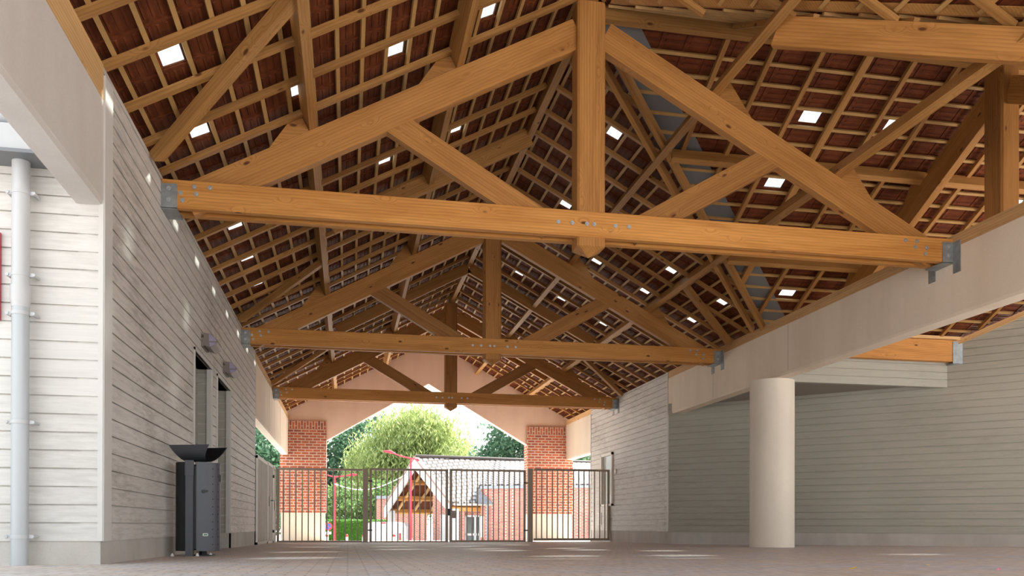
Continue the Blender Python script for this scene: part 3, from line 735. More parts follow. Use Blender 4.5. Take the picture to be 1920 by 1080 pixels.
# ------------------------------------------------------------------ gates
GTY = 20.0
def gbox(parent, nm, m, x0, x1, y0, y1, z0, z1): return MB().box(x0, x1, y0, y1, z0, z1).obj(nm, m, parent)
def panel(name, x0, x1, z0, z1, xs_, label, cat, left=0.05, right=0.05):
    e = tag(empty(name, ((x0+x1)/2, GTY, z0)), label, cat); c = (x0+x1)/2
    h = z1-z0
    gbox(e, 'top_rail', M['gate'], x0-c, x1-c, -0.025, 0.025, h-0.05, h)
    gbox(e, 'bottom_rail', M['gate'], x0-c, x1-c, -0.025, 0.025, 0, 0.055)
    if left: gbox(e, 'stile', M['gate'], x0-c, x0-c+left, -0.025, 0.025, 0.05, h-0.04)
    if right: gbox(e, 'stile', M['gate'], x1-c-right, x1-c, -0.025, 0.025, 0.05, h-0.04)
    pr = None
    for x in xs_:
        if pr is None: pr = gbox(e, 'bar', M['gate'], -0.013, 0.013, -0.013, 0.013, 0.05, h-0.045); b = pr
        else: b = pr.copy(); COL.objects.link(b); b.parent = e
        b.location = (x-c, 0, 0)
    return e
fp = panel('fence_panel', -1.60, 0.335, -0.105, 1.625, [-1.45+0.1395*k for k in range(13)], 'fixed taupe railing panel in front of the left brick pillar', 'fence', 0.06, 0.0)
e1 = panel('gate_leaf', 0.50, 2.345, -0.115, 1.645, [0.645+0.1288*k for k in range(13)], 'left leaf of the double gate, white van behind it', 'gate', 0.055, 0.06)
e2 = panel('gate_leaf', 2.385, 4.235, -0.10, 1.655, [2.54+0.1288*k for k in range(13)], 'right leaf of the double gate, brick house wall behind it', 'gate', 0.06, 0.055)
panel('fence_panel', 4.44, 6.355, -0.055, 1.695, [4.50+0.1335*k for k in range(14)], 'fixed taupe railing panel in front of the right brick pillar', 'fence', 0.0, 0.06)
for x, l, z1 in ((0.405, 'wide taupe gate post left of the double gate', 1.63), (4.345, 'wide taupe gate post right of the double gate', 1.69)):
    e = tag(empty('gate_post', (x, GTY, fz(GTY))), l, 'post')
    gbox(e, 'post', M['gate'], -0.06, 0.06, -0.05, 0.05, -0.06, z1-fz(GTY))
    gbox(e, 'foot_plate', M['gate'], -0.12, 0.12, -0.09, 0.09, -0.02, 0.012)
    sgn = 1 if x < 2 else -1
    for z in (0.27, 1.42): gbox(e, 'hinge', M['black'], min(sgn*0.06, sgn*0.16), max(sgn*0.06, sgn*0.16), -0.03, -0.02, z, z+0.03)
c = 0
lb = gbox(e2, 'lock_box', M['gate'], 2.40-3.31, 2.52-3.31, -0.04, 0.04, 0.58, 0.76)
gbox(e2, 'lock_handle', M['steel'], 2.41-3.31, 2.55-3.31, -0.075, -0.05, 0.70, 0.72)
gbox(e1, 'latch', M['black'], 2.335-1.4225, 2.40-1.4225, -0.035, 0.03, 0.66, 0.82)
# clad steel screen and door along the left opening
def clad(y0, y1, z0, z1, nm, label, light=False):
    e = tag(empty(nm, (XL, (y0+y1)/2, z0)), label, 'gate'); c = (y0+y1)/2; h = z1-z0; m = M['gatelight'] if light else M['cladding']
    mb = MB(); n = int((y1-y0)/0.09)
    for k in range(n):
        a = y0+(y1-y0)*k/n; b2 = y0+(y1-y0)*(k+1)/n
        mb.box(-0.02, 0.026 if k % 2 else 0.0, a-c, b2-c, 0.04, h-0.04)
    mb.obj('cladding', m, e)
    f = MB()
    f.box(-0.03, 0.03, y0-c, y0-c+0.05, 0, h); f.box(-0.03, 0.03, y1-c-0.05, y1-c, 0, h); f.box(-0.03, 0.03, y0-c, y1-c, h-0.05, h+0.015); f.box(-0.03, 0.03, y0-c, y1-c, 0, 0.05)
    f.obj('frame', M['gatelight'], e)
    return e
clad(15.9, 17.9, -0.06, 1.575, 'clad_screen', 'ribbed steel screen nearest the left boarded wall end')
e = clad(17.95, 19.2, -0.08, 1.60, 'clad_gate', 'ribbed steel side gate with a small handle, left opening')
hd = MB().box(0.03, 0.055, -0.35, -0.28, 0.78, 0.98).obj('handle_plate', M['gatelight'], e)
MB().tube([(0.04, -0.31, 0.90), (0.10, -0.31, 0.90), (0.10, -0.20, 0.90)], 0.012, 8).obj('handle', M['steel'], e)
for z in (0.22, 1.42): MB().box(0.03, 0.06, 0.52, 0.62, z, z+0.06).obj('hinge', M['black'], e)
e = clad(19.25, 19.95, -0.09, 1.60, 'clad_screen', 'narrow pale steel screen joining the railing corner', True)
MB().box(0.03, 0.05, -0.08, 0.08, 0.72, 0.95).obj('catch_plate', M['gatelight'], e)

# ------------------------------------------------------------------ litter bin
BX, BY = -1.385, 8.38; zf = fz(BY)
e = tag(empty('litter_bin', (BX, BY, zf)), 'dark grey metal litter bin with scooped lid beside left wall', 'bin')
def shell(a0, a1, r0, r1, z0, z1, n=14):
    mb = MB(); P = []
    for k in range(n+1):
        t = math.radians(a0+(a1-a0)*k/n); P.append((math.cos(t), math.sin(t)))
    poly = [(c*r1, s*r1*0.95, z0) for c, s in P]+[(c*r0, s*r0*0.95, z0) for c, s in reversed(P)]
    mb.prism(poly, (0, 0, z1-z0))
    for k in range(len(mb.sm)): mb.sm[k] = False
    return mb
zb0, zb1 = 0.06-zf+0.0, 0.885-zf
shell(128, 246, 0.185, 0.2, zb0, zb1).obj('side_panel', M['bindark'], e)
dr = shell(-86+0, 96, 0.185, 0.2, zb0, zb1); drr = dr.obj('curved_door', M['bin'], e)
for p_ in drr.data.polygons: p_.use_smooth = True
drr.data.set_sharp_from_angle(angle=math.radians(30))
shell(96, 128, 0.185, 0.195, zb0, zb1).obj('back_panel', M['bindark'], e)
mb = MB(); mb.tube([(0, 0, zb0+0.02), (0, 0, zb1-0.04)], 0.178, 24); mb.obj('liner', M['black'], e)
mb = MB(); mb.box(-0.078, -0.012, -0.215, -0.15, 0.0, zb1-0.10); mb.obj('post', M['bin'], e)
mb = MB(); mb.box(-0.082, -0.006, -0.222, -0.20, zb1-0.13, zb1+0.012); mb.obj('post_cap_plate', M['bin'], e)
mb = MB()
def onsh(ang, z, r=0.2): t = math.radians(ang); return Vector((math.cos(t)*r, math.sin(t)*r*0.95, z))
for ang in (-42, -20):
    for k in range(11):
        p_ = onsh(ang, zb0+0.06+k*0.0705, 0.2); nn = Vector((math.cos(math.radians(ang)), math.sin(math.radians(ang)), 0))
        mb.tube([p_-nn*0.002, p_+nn*0.0015], 0.0065, 8)
mb.obj('perforation', M['black'], e)
p_ = onsh(-68, 0.60, 0.2); nn = Vector((math.cos(math.radians(-68)), math.sin(math.radians(-68)), 0))
mb = MB(); mb.tube([p_-nn*0.004, p_+nn*0.01], 0.017, 16); p2 = onsh(-60, 0.605, 0.2); mb.tube([p2-nn*0.004, p2+nn*0.008], 0.012, 12); mb.obj('lock', M['black'], e)
def badge(r0, w, h, m, nm, par, dz=0, d=0.0):
    t = math.radians(-63); nn = Vector((math.cos(t), math.sin(t), 0)); tt = Vector((-math.sin(t), math.cos(t), 0)); c_ = onsh(-63, 0.20+dz, r0)
    pts = [c_-tt*w-Vector((0, 0, h*0.6)), c_-tt*w*0.8-Vector((0, 0, h)), c_+tt*w*0.8-Vector((0, 0, h)), c_+tt*w-Vector((0, 0, h*0.6)), c_+tt*w+Vector((0, 0, h*0.6)), c_+tt*w*0.8+Vector((0, 0, h)), c_-tt*w*0.8+Vector((0, 0, h)), c_-tt*w+Vector((0, 0, h*0.6))]
    mb = MB(); mb.prism(pts, nn*0.004); return mb.obj(nm, m, par)
bd = badge(0.199, 0.024, 0.013, M['whiteplas'], 'badge', e); badge(0.2015, 0.017, 0.007, M['green'], 'badge_print', bd)
mb = MB(); t = math.radians(-12); p_ = onsh(-8, 0.72, 0.199); mb.box(p_.x-0.004, p_.x+0.012, p_.y-0.02, p_.y+0.02, 0.70, 0.765); mb.obj('hinge', M['black'], e)
# scooped lid: a half pipe open at its ends
mb = MB(); ax = Vector((0.93, -0.3676, 0)); sd = Vector((0.3676, 0.93, 0)); N = 18
outer = []; rr = 0.165
base_z = zb1+0.012
for sgn in (0, 1):
    for k in range(N+1):
        t = math.pi*k/N; r = rr-0.006*sgn
        outer.append((math.cos(t)*r, (1-math.sin(t))*r*0.9))
idx = []
vs = []
for end in (-1, 1):
    for kk, (a, z) in enumerate(outer):
        # the pipe is cut slantwise: longer at the rim than at the bottom
        L_ = 0.11+0.095*(z/(rr*0.9))
        q = ax*(end*L_)+sd*a; vs.append((q.x-0.0, q.y, base_z+z))
n1 = N+1; fs = []; fi = []
for k in range(N):
    fs += [(k, k+1, 2*n1+k+1, 2*n1+k), (k, n1+k, n1+k+1, k+1), (2*n1+k, 2*n1+k+1, 3*n1+k+1, 3*n1+k)]
    fi += [(n1+k, 3*n1+k, 3*n1+k+1, n1+k+1)]
fs += [(0, 2*n1, 3*n1, n1), (N, n1+N, 3*n1+N, 2*n1+N)]
mb.add(vs, fs+fi, False); lid = mb.obj('lid', M['bin'], e)
mb = MB(); cen = sum((Vector(q) for q in vs), Vector())/len(vs)
mb.add([tuple(Vector(q)+(Vector((cen.x, cen.y, q[2]+0.02))-Vector(q))*0.03) for q in vs], fi, False); mb.obj('lid_lining', M['lining'], lid)
mb = MB(); mb.tube([(0.04, 0.02, -0.02), (0.04, 0.02, zb0+0.03)], 0.035, 16); mb.box(-0.05, 0.14, -0.10, 0.12, -0.012, 0.01); mb.obj('foot', M['bindark'], e)
for x, y in ((-0.20, -0.16), (0.02, -0.17), (0.12, -0.06)):
    mb = MB(); mb.tube([(x, y, -0.01), (x, y, 0.012), (x, y, 0.03)], [0.016, 0.016, 0.004], 8); mb.obj('foot_nut', M['whiteplas'], e)

# ------------------------------------------------------------------ downpipe, gutter, wall sign
PX, PY = -2.118, 6.06
e = tag(empty('downpipe', (PX, PY, fz(PY))), 'grey rainwater downpipe on the white boarded corner at left', 'pipe'); z0 = fz(PY)
MB().tube([(0, 0, -0.02), (0, 0, 1.865-z0)], 0.053, 24).obj('lower_pipe', M['pipe'], e)
MB().tube([(0, 0, 1.80-z0), (0, 0, 2.70-z0)], 0.0545, 24).obj('upper_pipe', M['gutter'], e)
MB().tube([(0, 0, 1.73-z0), (0, 0, 1.76-z0), (0, 0, 1.775-z0), (0, 0, 1.87-z0)], [0.055, 0.058, 0.063, 0.063], 24).obj('socket', M['gutter'], e)
for z in (2.485, 1.945, 1.69, 0.975, 0.222):
    mb = MB(); mb.tube([(0, 0, z-z0-0.012), (0, 0, z-z0+0.012)], 0.0575, 24); mb.box(-0.085, 0.085, -0.004, 0.012, z-z0-0.012, z-z0+0.012)
    for s in (-1, 1): mb.tube([(s*0.08, -0.012, z-z0), (s*0.08, 0.085, z-z0)], 0.011, 8)
    mb.obj('pipe_clip', M['gutter'], e)
mb = MB(); mb.box(-6.0, XL-0.25, 5.93, 6.14, 2.715, 2.885)
e = tag(mb.obj('box_gutter', M['gutter']), 'grey box gutter end above the downpipe at far left', 'gutter')
mb = MB(); mb.box(-6.0, XL-0.24, 5.90, 6.15, 2.69, 2.713); mb.obj('gutter_base', M['zinc'], e)
mb = MB(); mb.tube([(-6, 6.02, 2.98), (XL-0.3, 6.02, 2.98)], 0.09, 20); tag(mb.obj('round_gutter', M['pipe']), 'shiny round metal gutter above the box gutter at far left', 'gutter')
mb = MB(); mb.box(-2.9, -2.268, YC-0.03, YC-0.001, 1.66, 2.24)
o = mb.obj('wall_sign', M['red']); tag(o, 'red edge of a dark wall sign at the far left of the white boards', 'sign')
MB().box(-2.9, -2.274, YC-0.034, YC-0.028, 1.67, 2.23).obj('sign_face', M['bindark'], o)

# ------------------------------------------------------------------ wall lamps
def wall_lamp(y, label):
    e = tag(empty('wall_lamp', (XL, y, 2.30)), label, 'lamp')
    MB().box(0, 0.03, 0.0, 0.36, 0.03, 0.13).obj('back_plate', M['lampbody'], e)
    mb = MB(); mb.prism([(0.03, 0.0, 0.045), (0.03, 0.0, 0.185), (0.10, 0.0, 0.175), (0.165, 0.0, 0.12), (0.178, 0.0, 0.085), (0.16, 0.0, 0.06), (0.10, 0.0, 0.02)], (0, 0.37, 0)); mb.obj('housing', M['lampbody'], e)
    mb = MB(); mb.prism([(0.085, -0.006, 0.09), (0.085, -0.006, 0.168), (0.105, -0.006, 0.166), (0.158, -0.006, 0.118), (0.166, -0.006, 0.09)], (0, 0.38, 0)); mb.obj('lens', M['lens'], e)
    mb = MB(); mb.prism([(0.085, -0.006, 0.075), (0.165, -0.006, 0.078), (0.15, -0.006, 0.055), (0.10, -0.006, 0.026)], (0, 0.38, 0)); mb.obj('lower_lens', M['lens'], e)
    return e
wall_lamp(10.05, 'grey wedge wall lamp over the first doorway of the left wall')
wall_lamp(11.75, 'grey wedge wall lamp over the second doorway of the left wall')
# vent and bell on the right white wall
mb = MB(); mb.box(XR-0.02, XR, 20.68, 20.95, 0.33, 0.64); o = mb.obj('vent_grille', M['whiteplas']); tag(o, 'white louvred vent on right white wall below the window', 'vent')
mb = MB()
for k in range(7): mb.box(XR-0.026, XR-0.018, 20.70, 20.93, 0.36+k*0.037, 0.372+k*0.037)
mb.obj('louvre', M['trimgrey'], o)
mb = MB(); mb.tube([(XR, 19.5, 1.62), (XR-0.03, 19.5, 1.62)], 0.06, 16); tag(mb.obj('door_bell', M['whiteplas']), 'small white round knob on right white wall beside the window', 'knob')

# ------------------------------------------------------------------ litter on the floor
def flake(x, y, r, m, label, name):
    mb = MB(); n = 7; z = fz(y)
    pts = [(math.cos(2*math.pi*k/n)*r*(1+0.3*random.random()), math.sin(2*math.pi*k/n)*r*0.6*(1+0.3*random.random()), 0.002+0.012*random.random()) for k in range(n)]
    mb.prism(pts, (0, 0, 0.002)); o = mb.obj(name, m, None, loc=(x, y, z)); tag(o, label, 'leaf' if 'leaf' in name else 'scrap', None)
flake(2.926, 4.49, 0.022, M['leafyellow'], 'largest yellow leaf on the paving at bottom right', 'fallen_leaf')
flake(3.751, 4.92, 0.012, M['leafyellow'], 'small yellow leaf on paving, right of the largest leaf', 'fallen_leaf')
flake(3.668, 4.21, 0.012, M['leafpink'], 'pink paper scrap on paving near the bottom right corner', 'paper_scrap')
flake(9.35, 12.75, 0.03, M['leafpink'], 'pink paper scrap at the foot of the angled grey wall', 'paper_scrap')

# ------------------------------------------------------------------ village beyond the gate
r_ = Vector((0.97, 0.22, 0)).normalized()
A = Vector((3.94, 50.16, 4.28)); EL = Vector((2.31, 53.65, 1.43)); ER = Vector((5.64, 46.53, 1.50)); RE = Vector((15.6, 52.6, 4.28))
e = tag(empty('brick_house', (6, 50, GZ)), 'brick house with shiny pale tiled roof and open timber porch gable', 'building'); oo = Vector((6, 50, GZ))
def hp(nm, m, build, parent=None):
    mb = MB(); build(mb)
    par = parent or e
    mb.v = [tuple(Vector(q)-oo) for q in mb.v]
    return mb.obj(nm, m, par)
def roofuv(ob, u, v):
    me = ob.data; uv = me.uv_layers.new(name='UVMap')
    for lp in me.loops:
        p = me.vertices[lp.vertex_index].co; uv.data[lp.index].uv = (p.dot(u), p.dot(v))
ob = hp('roof', M['rooftile_white'], lambda mb: mb.prism([A, RE, ER+(RE-A)*0.95, ER], (0, 0, 0.12)))
roofuv(ob, r_, (A-ER).normalized())
hp('roof', M['vergetile'], lambda mb: mb.prism([A, RE, EL+(RE-A), EL], (0, 0, 0.12)))
hp('ridge_cap', M['rooftile_white'], lambda mb: mb.tube([A+Vector((0, 0, 0.14)), RE+Vector((0, 0, 0.14))], 0.12, 8))
for a, b_ in ((A, EL), (A, ER)):
    dn = Vector((0, 0, -0.62))
    hp('bargeboard', M['barge'], lambda mb: mb.prism([a-r_*0.06, b_-r_*0.06, b_-r_*0.06+dn, a-r_*0.06+dn], r_*0.10))
    hp('verge', M['vergetile'], lambda mb: mb.prism([a-r_*0.10, b_-r_*0.10, b_-r_*0.10+Vector((0, 0, 0.16)), a-r_*0.10+Vector((0, 0, 0.16))], r_*0.25))
# porch ceiling, purlins and battens in warm timber
for b_, nm in ((ER, 'porch_ceiling'), (EL, 'porch_ceiling')):
    d0 = Vector((0, 0, -0.12))
    hp(nm, M['tile'], lambda mb: mb.prism([A+d0, A+d0+r_*4.5, b_+d0+r_*4.5, b_+d0], (0, 0, 0.05)))
    for k in range(4):
        o_ = d0+r_*(0.7+1.1*k)+Vector((0, 0, -0.08))
        hp('porch_rafter', M['plate'], lambda mb: mb.prism([A+o_, b_+o_, b_+o_+Vector((0, 0, -0.14)), A+o_+Vector((0, 0, -0.14))], r_*0.12))
    for t in (0.35, 0.68, 0.96):
        q = A+(b_-A)*t+Vector((0, 0, -0.42))
        hp('porch_purlin', M['truss'], lambda mb: mb.prism([q, q+Vector((0, 0, 0.22)), q+(b_-A).normalized()*0.14+Vector((0, 0, 0.22)), q+(b_-A).normalized()*0.14], r_*4.4))
def vwall(a, b_, z0, z1, t=0.25):
    d = (Vector((b_[0], b_[1], 0))-Vector((a[0], a[1], 0))).normalized(); nn = Vector((-d.y, d.x, 0))*t
    return lambda mb: mb.prism([(a[0], a[1], z0), (b_[0], b_[1], z0), (b_[0], b_[1], z1), (a[0], a[1], z1)], nn)
bk = r_*3.6
def backwall(mb):
    a, b_, c_ = EL+bk, ER+bk, A+bk
    mb.prism([(a.x, a.y, GZ), (b_.x, b_.y, GZ), (b_.x, b_.y, b_.z-0.3), (c_.x, c_.y, c_.z-0.3), (a.x, a.y, a.z-0.3)], r_*0.25)
hp('porch_wall', M['housebrick'], backwall)
gd = (ER-EL); gd.z = 0; gd.normalize()
a1 = EL+gd*4.75+r_*0.6; b1 = ER+r_*0.6-gd*0.1
def sidewall(mb): mb.prism([(a1.x, a1.y, GZ), (b1.x, b1.y, GZ), (b1.x, b1.y, 1.35), (a1.x, a1.y, 3.1)], r_*0.25)
hp('entrance_wall', M['housebrick'], sidewall)
q0 = a1+gd*0.95-r_*0.05
hp('door', M['barge'], lambda mb: mb.prism([(q0.x, q0.y, GZ), ((q0+gd*0.95).x, (q0+gd*0.95).y, GZ), ((q0+gd*0.95).x, (q0+gd*0.95).y, 0.95), (q0.x, q0.y, 0.95)], r_*0.1))
for q in (EL+gd*0.25+r_*0.3, ER-gd*0.2+r_*0.3):
    hp('porch_post', M['barge'], lambda mb: mb.box(q.x-0.22, q.x+0.22, q.y-0.22, q.y+0.22, GZ, 1.25))
# long right-hand wing of the house: entrance side, tall brick front, slate hip
f0, f1, f2 = Vector((7.30, 46.6, 0)), Vector((9.52, 45.2, 0)), Vector((13.6, 44.4, 0))
e0 = Vector((5.75, 47.4, 0)); e1 = Vector((7.45, 47.0, 0))
hp('porch_front_wall', M['housebrick'], vwall(e0, e1, GZ, 1.45, 0.2))
hp('front_wall', M['housebrick'], vwall(f0, f1, GZ, 2.40)); hp('front_wall', M['housebrick'], vwall(f1, f2, GZ, 2.45))
hp('fascia', M['fascia'], lambda mb: (vwall(f0-Vector((0.05, 0.1, 0)), f1-Vector((0, 0.1, 0)), 2.36, 2.52, 0.1)(mb), vwall(f1-Vector((0, 0.1, 0)), f2-Vector((0, 0.1, 0)), 2.40, 2.54, 0.1)(mb)))
ob = hp('roof', M['rooftile_white'], lambda mb: mb.prism([(7.2, 46.6, 2.5), (9.52, 45.3, 2.52), (13.8, 44.5, 2.52), (15.6, 52.5, 4.3), (9.0, 51.2, 4.26)], (0, 0, 0.1)))
roofuv(ob, r_, (A-ER).normalized())
hp('slate_hip', M['slate'], lambda mb: mb.prism([(7.05, 46.3, 1.50), (7.95, 46.1, 1.50), (7.05, 46.5, 2.45)], (0, 0.12, 0)))
hp('eave_gutter', M['trimgrey'], lambda mb: mb.prism([(5.7, 46.6, 1.42), (7.9, 46.2, 1.42), (7.9, 46.2, 1.54), (5.7, 46.6, 1.54)], (0, 0.12, 0)))
hp('downpipe', M['fascia'], lambda mb: mb.tube([(7.62, 46.2, GZ), (7.62, 46.2, 1.45)], 0.06, 8))
dx0 = e0+(e1-e0)*0.50
dd_ = (e1-e0).normalized()
gq = dx0-Vector((0, 0.06, 0))
dfr = hp('glazed_door', M['barge'], lambda mb: [mb.prism([(gq.x+dd_.x*u0, gq.y+dd_.y*u0, GZ+w0), (gq.x+dd_.x*u1, gq.y+dd_.y*u1, GZ+w0), (gq.x+dd_.x*u1, gq.y+dd_.y*u1, GZ+w1), (gq.x+dd_.x*u0, gq.y+dd_.y*u0, GZ+w1)], (0, 0.06, 0)) for (u0, u1, w0, w1) in ((-0.12, 0.0, 0, 2.35), (0.42, 0.52, 0, 2.35), (0.70, 0.78, 0, 2.35), (-0.12, 0.78, 2.25, 2.35), (-0.12, 0.78, 1.2, 1.32))])
hp('door_glass', M['darkglass'], lambda mb: mb.prism([(gq.x-0.1*dd_.x, gq.y+0.03-0.1*dd_.y, GZ), (gq.x+0.76*dd_.x, gq.y+0.03+0.76*dd_.y, GZ), (gq.x+0.76*dd_.x, gq.y+0.03+0.76*dd_.y, GZ+2.3), (gq.x-0.1*dd_.x, gq.y+0.03-0.1*dd_.y, GZ+2.3)], (0, 0.02, 0)))
hp('notice_board', M['creamblock'], lambda mb: mb.box(7.28, 7.55, 46.5, 46.53, -0.35, 0.85))
hp('door', M['barge'], lambda mb: mb.box(13.0, 13.4, 44.2, 44.4, GZ, 0.95))
# brick annex behind
e = tag(empty('brick_annex', (2.6, 61, GZ)), 'low flat roofed brick annex left of the porch gable', 'building'); oo = Vector((2.6, 61, GZ))
hp('wall', M['housebrick'], lambda mb: mb.box(2.1, 5.6, 60.6, 64, GZ, 2.2)); hp('coping', M['fascia'], lambda mb: mb.box(2.0, 5.7, 60.5, 64, 2.2, 2.42))

# street lamps
def street_lamp(x, y, ztop, arms, label, r=0.05):
    e = tag(empty('street_lamp', (x, y, GZ)), label, 'street lamp'); h = ztop-GZ
    MB().tube([(0, 0, 0), (0, 0, h)], [r*1.3, r], 10).obj('pole', M['red'], e)
    for ax_, ay, az in arms:
        a = MB().tube([(0, 0, h-0.02), (ax_*0.4, ay*0.4, h+az*0.3), (ax_*0.65, ay*0.65, h+az*0.75)], [r*0.9, r*0.8, r*0.7], 8).obj('arm', M['red'], e)
        MB().tube([(ax_*0.6, ay*0.6, h+az*0.7), (ax_*0.8, ay*0.8, h+az), (ax_*1.05, ay*1.05, h+az*1.1)], [r*0.8, r*1.9, r*0.8], 8).obj('lamp_head', M['red'], e)
    return e
street_lamp(-0.75, 51.08, 3.2, ((1.25, 0, 0.12), (-0.9, 0, 0.2)), 'red two-armed street lamp behind the left gate panel')
street_lamp(3.43, 46.9, 4.05, ((-1.45, 0, 0.32), (0.45, 0, -0.1)), 'tall red street lamp in front of the porch gable')
street_lamp(3.17, 70.7, 3.2, ((0.75, 0, 0.2),), 'small distant red street lamp above the annex roof', 0.06)
mb = MB(); pts = []
p0_, p1_ = Vector((-0.75, 51.0, 2.75)), Vector((3.3, 49.5, 3.25))
for k in range(17):
    t = k/16; q = p0_.lerp(p1_, t); q.z -= 0.62*math.sin(math.pi*t)**1.0*(1-0.2*t); pts.append(q)
mb.tube(pts, 0.03, 6); tag(mb.obj('light_garland', M['cable']), 'white festoon cable sagging between red lamp and porch roof', 'cable')

# white van
e = tag(empty('van', (2.35, 47.3, GZ), math.radians(-12)), 'white panel van parked in front of the porch, rear doors in view', 'van')
vp = [(-0.95, 0.35), (0.95, 0.35), (0.97, 1.0), (0.90, 1.72), (0.78, 1.90), (0.5, 1.95), (-0.5, 1.95), (-0.78, 1.90), (-0.90, 1.72), (-0.97, 1.0)]
mb = MB(); mb.prism([(x, -2.4, z) for x, z in vp], (0, 3.4, 0))
fr = [(-0.93, 0.35), (0.93, 0.35), (0.93, 0.95), (0.85, 1.15), (-0.85, 1.15), (-0.93, 0.95)]
a = [(x, 1.0, z) for x, z in vp]; mb.prism([(x, 1.0, z) for x, z in fr], (0, 1.3, 0)); mb.prism([(0.88, 1.0, 1.1), (0.88, 1.0, 1.85), (0.88, 1.9, 1.1)], (-1.76, 0, 0)); mb.obj('body', M['vanwhite'], e)
for s in (-1, 1):
    mb = MB(); x0_, x1_ = (0.012, 0.80) if s > 0 else (-0.80, -0.012); mb.box(x0_, x1_, -2.43, -2.395, 0.45, 1.84); d_ = mb.obj('rear_door', M['vanwhite'], e)
    MB().box(0.03*s-0.02, 0.03*s+0.10*s if s > 0 else 0.03*s+0.02, -2.45, -2.43, 0.93, 0.97).obj('door_handle', M['black'], d_) if s > 0 else None
    MB().box(s*0.89-0.06, s*0.89+0.06, -2.425, -2.39, 0.75, 1.35).obj('tail_light', M['redplastic'], e)
    for y in (-1.5, 1.5):
        MB().tube([(s*0.80, y, 0.34), (s*0.96, y, 0.34)], 0.34, 18).obj('wheel', M['rubber'], e)
MB().box(-0.95, 0.95, -2.47, -2.38, 0.32, 0.46).obj('bumper', M['black'], e)
MB().box(-0.12, 0.12, -2.44, -2.40, 1.86, 1.92).obj('brake_light', M['redplastic'], e)
MB().box(-0.985, -0.955, -0.3, 0.9, 1.15, 1.65).obj('side_window', M['darkglass'], e)
MB().box(0.2, 0.72, -2.445, -2.425, 0.60, 0.72).obj('number_plate', M['redplastic'] if False else M['whiteplas'], e)

# bollards, no parking sign
for x, y, l in ((-0.95, 40.0, 'white red-topped bollard beside the no parking sign'), (-0.05, 40.0, 'white red-topped bollard left of the wide gate post'), (0.74, 40.0, 'white red-topped bollard just left of the van, by the post'), (2.14, 40.0, 'white red-topped bollard in front of the van rear doors')):
    e = tag(empty('bollard', (x, y, GZ)), l, 'bollard', 'white bollards along the street')
    MB().tube([(0, 0, 0), (0, 0, 1.22)], 0.075, 12).obj('post', M['whiteplas'], e); MB().tube([(0, 0, 1.22), (0, 0, 1.30), (0, 0, 1.34)], [0.078, 0.078, 0.04], 12).obj('cap', M['redplastic'], e)
e = tag(empty('road_sign', (-0.98, 44.0, GZ)), 'round red and blue no parking sign beside the left brick pillar', 'sign')
MB().tube([(0, 0.04, 0), (0, 0.04, 1.95)], 0.03, 8).obj('post', M['pipe'], e)
MB().tube([(0, 0.02, 1.70), (0, 0.0, 1.70)], 0.21, 24).obj('disc', M['redplastic'], e)
MB().tube([(0, 0.0, 1.70), (0, -0.01, 1.70)], 0.15, 24).obj('centre', M['blue'], e)
MB().prism([(-0.12, -0.012, 1.79), (-0.09, -0.012, 1.82), (0.12, -0.012, 1.61), (0.09, -0.012, 1.58)], (0, -0.006, 0)).obj('bar', M['redplastic'], e)
MB().box(-0.16, 0.16, 0.0, 0.02, 1.30, 1.43).obj('plate', M['whiteplas'], e)

# ------------------------------------------------------------------ trees and hedge
def leaves(name, m, blobs, n, size, parent, hang=0.0, stretch=1.0):
    mb = MB(); vs = mb.v; fs = mb.f; sm = mb.sm
    vol = [b[3]*b[4]*b[5] for b in blobs]; tot = sum(vol)
    for b, w in zip(blobs, vol):
        cl_left = 0
        for _ in range(int(n*w/tot)):
            if cl_left <= 0:
                cl_left = random.randint(18, 50)
                while True:
                    p = Vector((random.uniform(-1, 1), random.uniform(-1, 1), random.uniform(-1, 1))); l = p.length
                    if 0.0 < l < 1: break
                p = p*((0.70+0.34*random.random())/l) if random.random() < 0.85 else p
                cc = Vector((b[0]+p.x*b[3], b[1]+p.y*b[4], b[2]+p.z*b[5])); cr_ = size*random.uniform(0.7, 1.7)
            cl_left -= 1
            c = cc+Vector((random.gauss(0, 1)*cr_, random.gauss(0, 1)*cr_, random.gauss(0, 0.6+1.4*hang)*cr_))
            a = Vector((random.gauss(0, 1), random.gauss(0, 1), random.gauss(0, 1))).normalized()
            if hang: a = (a*(1-hang)+Vector((0, 0, -1))*hang).normalized()
            s_ = a.cross(Vector((random.gauss(0, 1), random.gauss(0, 1), random.gauss(0, 1)))).normalized()
            L = size*random.uniform(0.6, 1.3); wd = L*0.55/stretch; L *= stretch
            k = len(vs)
            vs += [tuple(c-a*L*0.5), tuple(c+s_*wd*0.5), tuple(c+a*L*0.5), tuple(c-s_*wd*0.5)]
            fs.append((k, k+1, k+2, k+3)); sm.append(False)
    me = bpy.data.meshes.new(name); me.from_pydata(vs, [], fs); me.update(); me.materials.append(m)
    ob = bpy.data.objects.new(name, me); COL.objects.link(ob); ob.parent = parent
    return ob
def tree(name, x, y, label, m, blobs, n, size, hang=0.0, stretch=1.0, trunk=0.3, th=3.0):
    e = tag(empty(name, (x, y, GZ)), label, 'tree')
    MB().tube([(0, 0, -0.2), (0.1, 0, th*0.5), (0, 0.1, th), (0.3, 0.1, th*1.5)], [trunk*1.3, trunk, trunk*0.8, trunk*0.3], 9).obj('trunk', M['bark'], e)
    leaves('foliage', m, [(bx-x, by-y, bz-GZ, rx, ry, rz) for bx, by, bz, rx, ry, rz in blobs], n, size, e, hang, stretch)
    return e
Y1 = 76
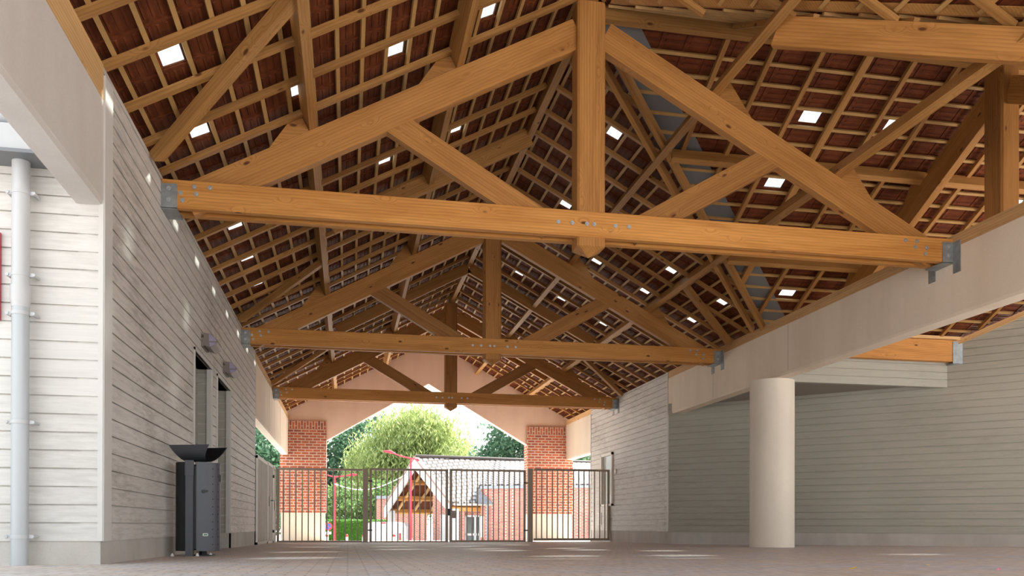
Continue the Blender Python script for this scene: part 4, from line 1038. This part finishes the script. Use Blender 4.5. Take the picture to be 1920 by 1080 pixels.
tree('willow_tree', 4.9, Y1, 'large yellow-green willow tree behind the village house', M['leafwillow'],
     [(5.4, Y1, 7.9, 3.4, 2.8, 2.6), (2.4, Y1, 5.6, 2.6, 2.5, 2.3), (8.0, Y1, 6.6, 2.8, 2.4, 2.8), (4.2, Y1-1, 4.6, 3.0, 2.2, 2.6), (7.2, Y1-1, 4.2, 2.8, 2.2, 2.2), (1.3, Y1, 2.9, 1.5, 1.6, 2.4), (6.3, Y1+0.5, 9.4, 1.8, 1.6, 1.1), (3.6, Y1-1.5, 2.5, 2.0, 1.5, 2.2)],
     30000, 0.34, 0.55, 1.5, 0.35, 5)
tree('dark_tree', -2.0, 84, 'dark blue-green tree seen left through the gable opening', M['leafdark'],
     [(-2.5, 84, 7.2, 4.5, 3.5, 4.2), (1.6, 86, 8.0, 3.6, 3, 3.0), (-5.5, 84, 4.5, 3.5, 3, 5), (-0.8, 83, 2.8, 3.6, 3, 4.0)], 22000, 0.42, 0.1, 1.0, 0.5, 4)
tree('green_tree', 13.6, 66, 'dark green tree at the right of the gable opening', M['leafdark'],
     [(13.2, 66, 6.4, 2.2, 2.5, 3.6), (15.6, 66, 5.2, 3.2, 3, 4.2), (11.4, 66.5, 4.4, 1.9, 2, 2.4)], 16000, 0.36, 0.1, 1.0, 0.35, 3)
tree('hazy_tree', 10.3, 88, 'hazy grey-green tree between willow and dark right tree', M['leafmid'],
     [(10.6, 88, 6.2, 2.8, 2.5, 3.4), (8.8, 88, 5.0, 3.0, 2.5, 3.5)], 9000, 0.42, 0.1, 1.0, 0.3, 3)
tree('roadside_tree', -4.2, 44, 'leafy tree beyond the ribbed side gate at left', M['leafdark'],
     [(-4.3, 44, 3.8, 1.8, 1.8, 2.4), (-3.2, 45, 2.6, 1.3, 1.3, 2.2)], 9000, 0.26, 0.1, 1.0, 0.2, 3)
tree('distant_tree', 19.8, 70, 'small patch of tree right of the right brick pillar', M['leafmid'],
     [(20.0, 70, 4.4, 2.2, 2, 2.2), (22, 70, 5.0, 2.5, 2, 3)], 5000, 0.36, 0.1, 1.0, 0.25, 3)
e = tag(empty('shrubbery', (0.5, 66, GZ)), 'mid green shrubs above the clipped hedge', 'shrub')
leaves('foliage', M['leafmid'], [(x-0.5, y-66, z-GZ, 1.8, 1.5, 1.9) for x, y, z in ((-2.4, 66, 1.4), (-0.6, 65.5, 1.7), (1.2, 66, 1.3), (2.8, 66.5, 1.8), (4.4, 66, 1.6))], 12000, 0.26, e, 0.1)
e = tag(empty('hedge', (0.3, 57, GZ)), 'clipped bright green hedge behind the left gate panel', 'hedge')
MB().box(-2.6, 2.5, -0.45, 0.55, 0, 2.05).obj('core', M['leafhedge'], e)
mb = MB()
for _ in range(9000):
    x, z = random.uniform(-2.65, 2.55), random.uniform(0, 2.12); y = -0.47 if random.random() < 0.8 else random.uniform(-0.45, 0.5)
    if y > -0.46: z = 2.06+random.uniform(0, 0.08)
    c_ = Vector((x, y-random.uniform(0, 0.06), z)); a = Vector((random.gauss(0, 1), random.gauss(0, 0.6), random.gauss(0, 1))).normalized(); s_ = a.orthogonal().normalized()
    k = len(mb.v); mb.v += [tuple(c_-a*0.06), tuple(c_+s_*0.04), tuple(c_+a*0.06), tuple(c_-s_*0.04)]; mb.f.append((k, k+1, k+2, k+3)); mb.sm.append(False)
mb.obj('foliage', M['leafhedge'], e)
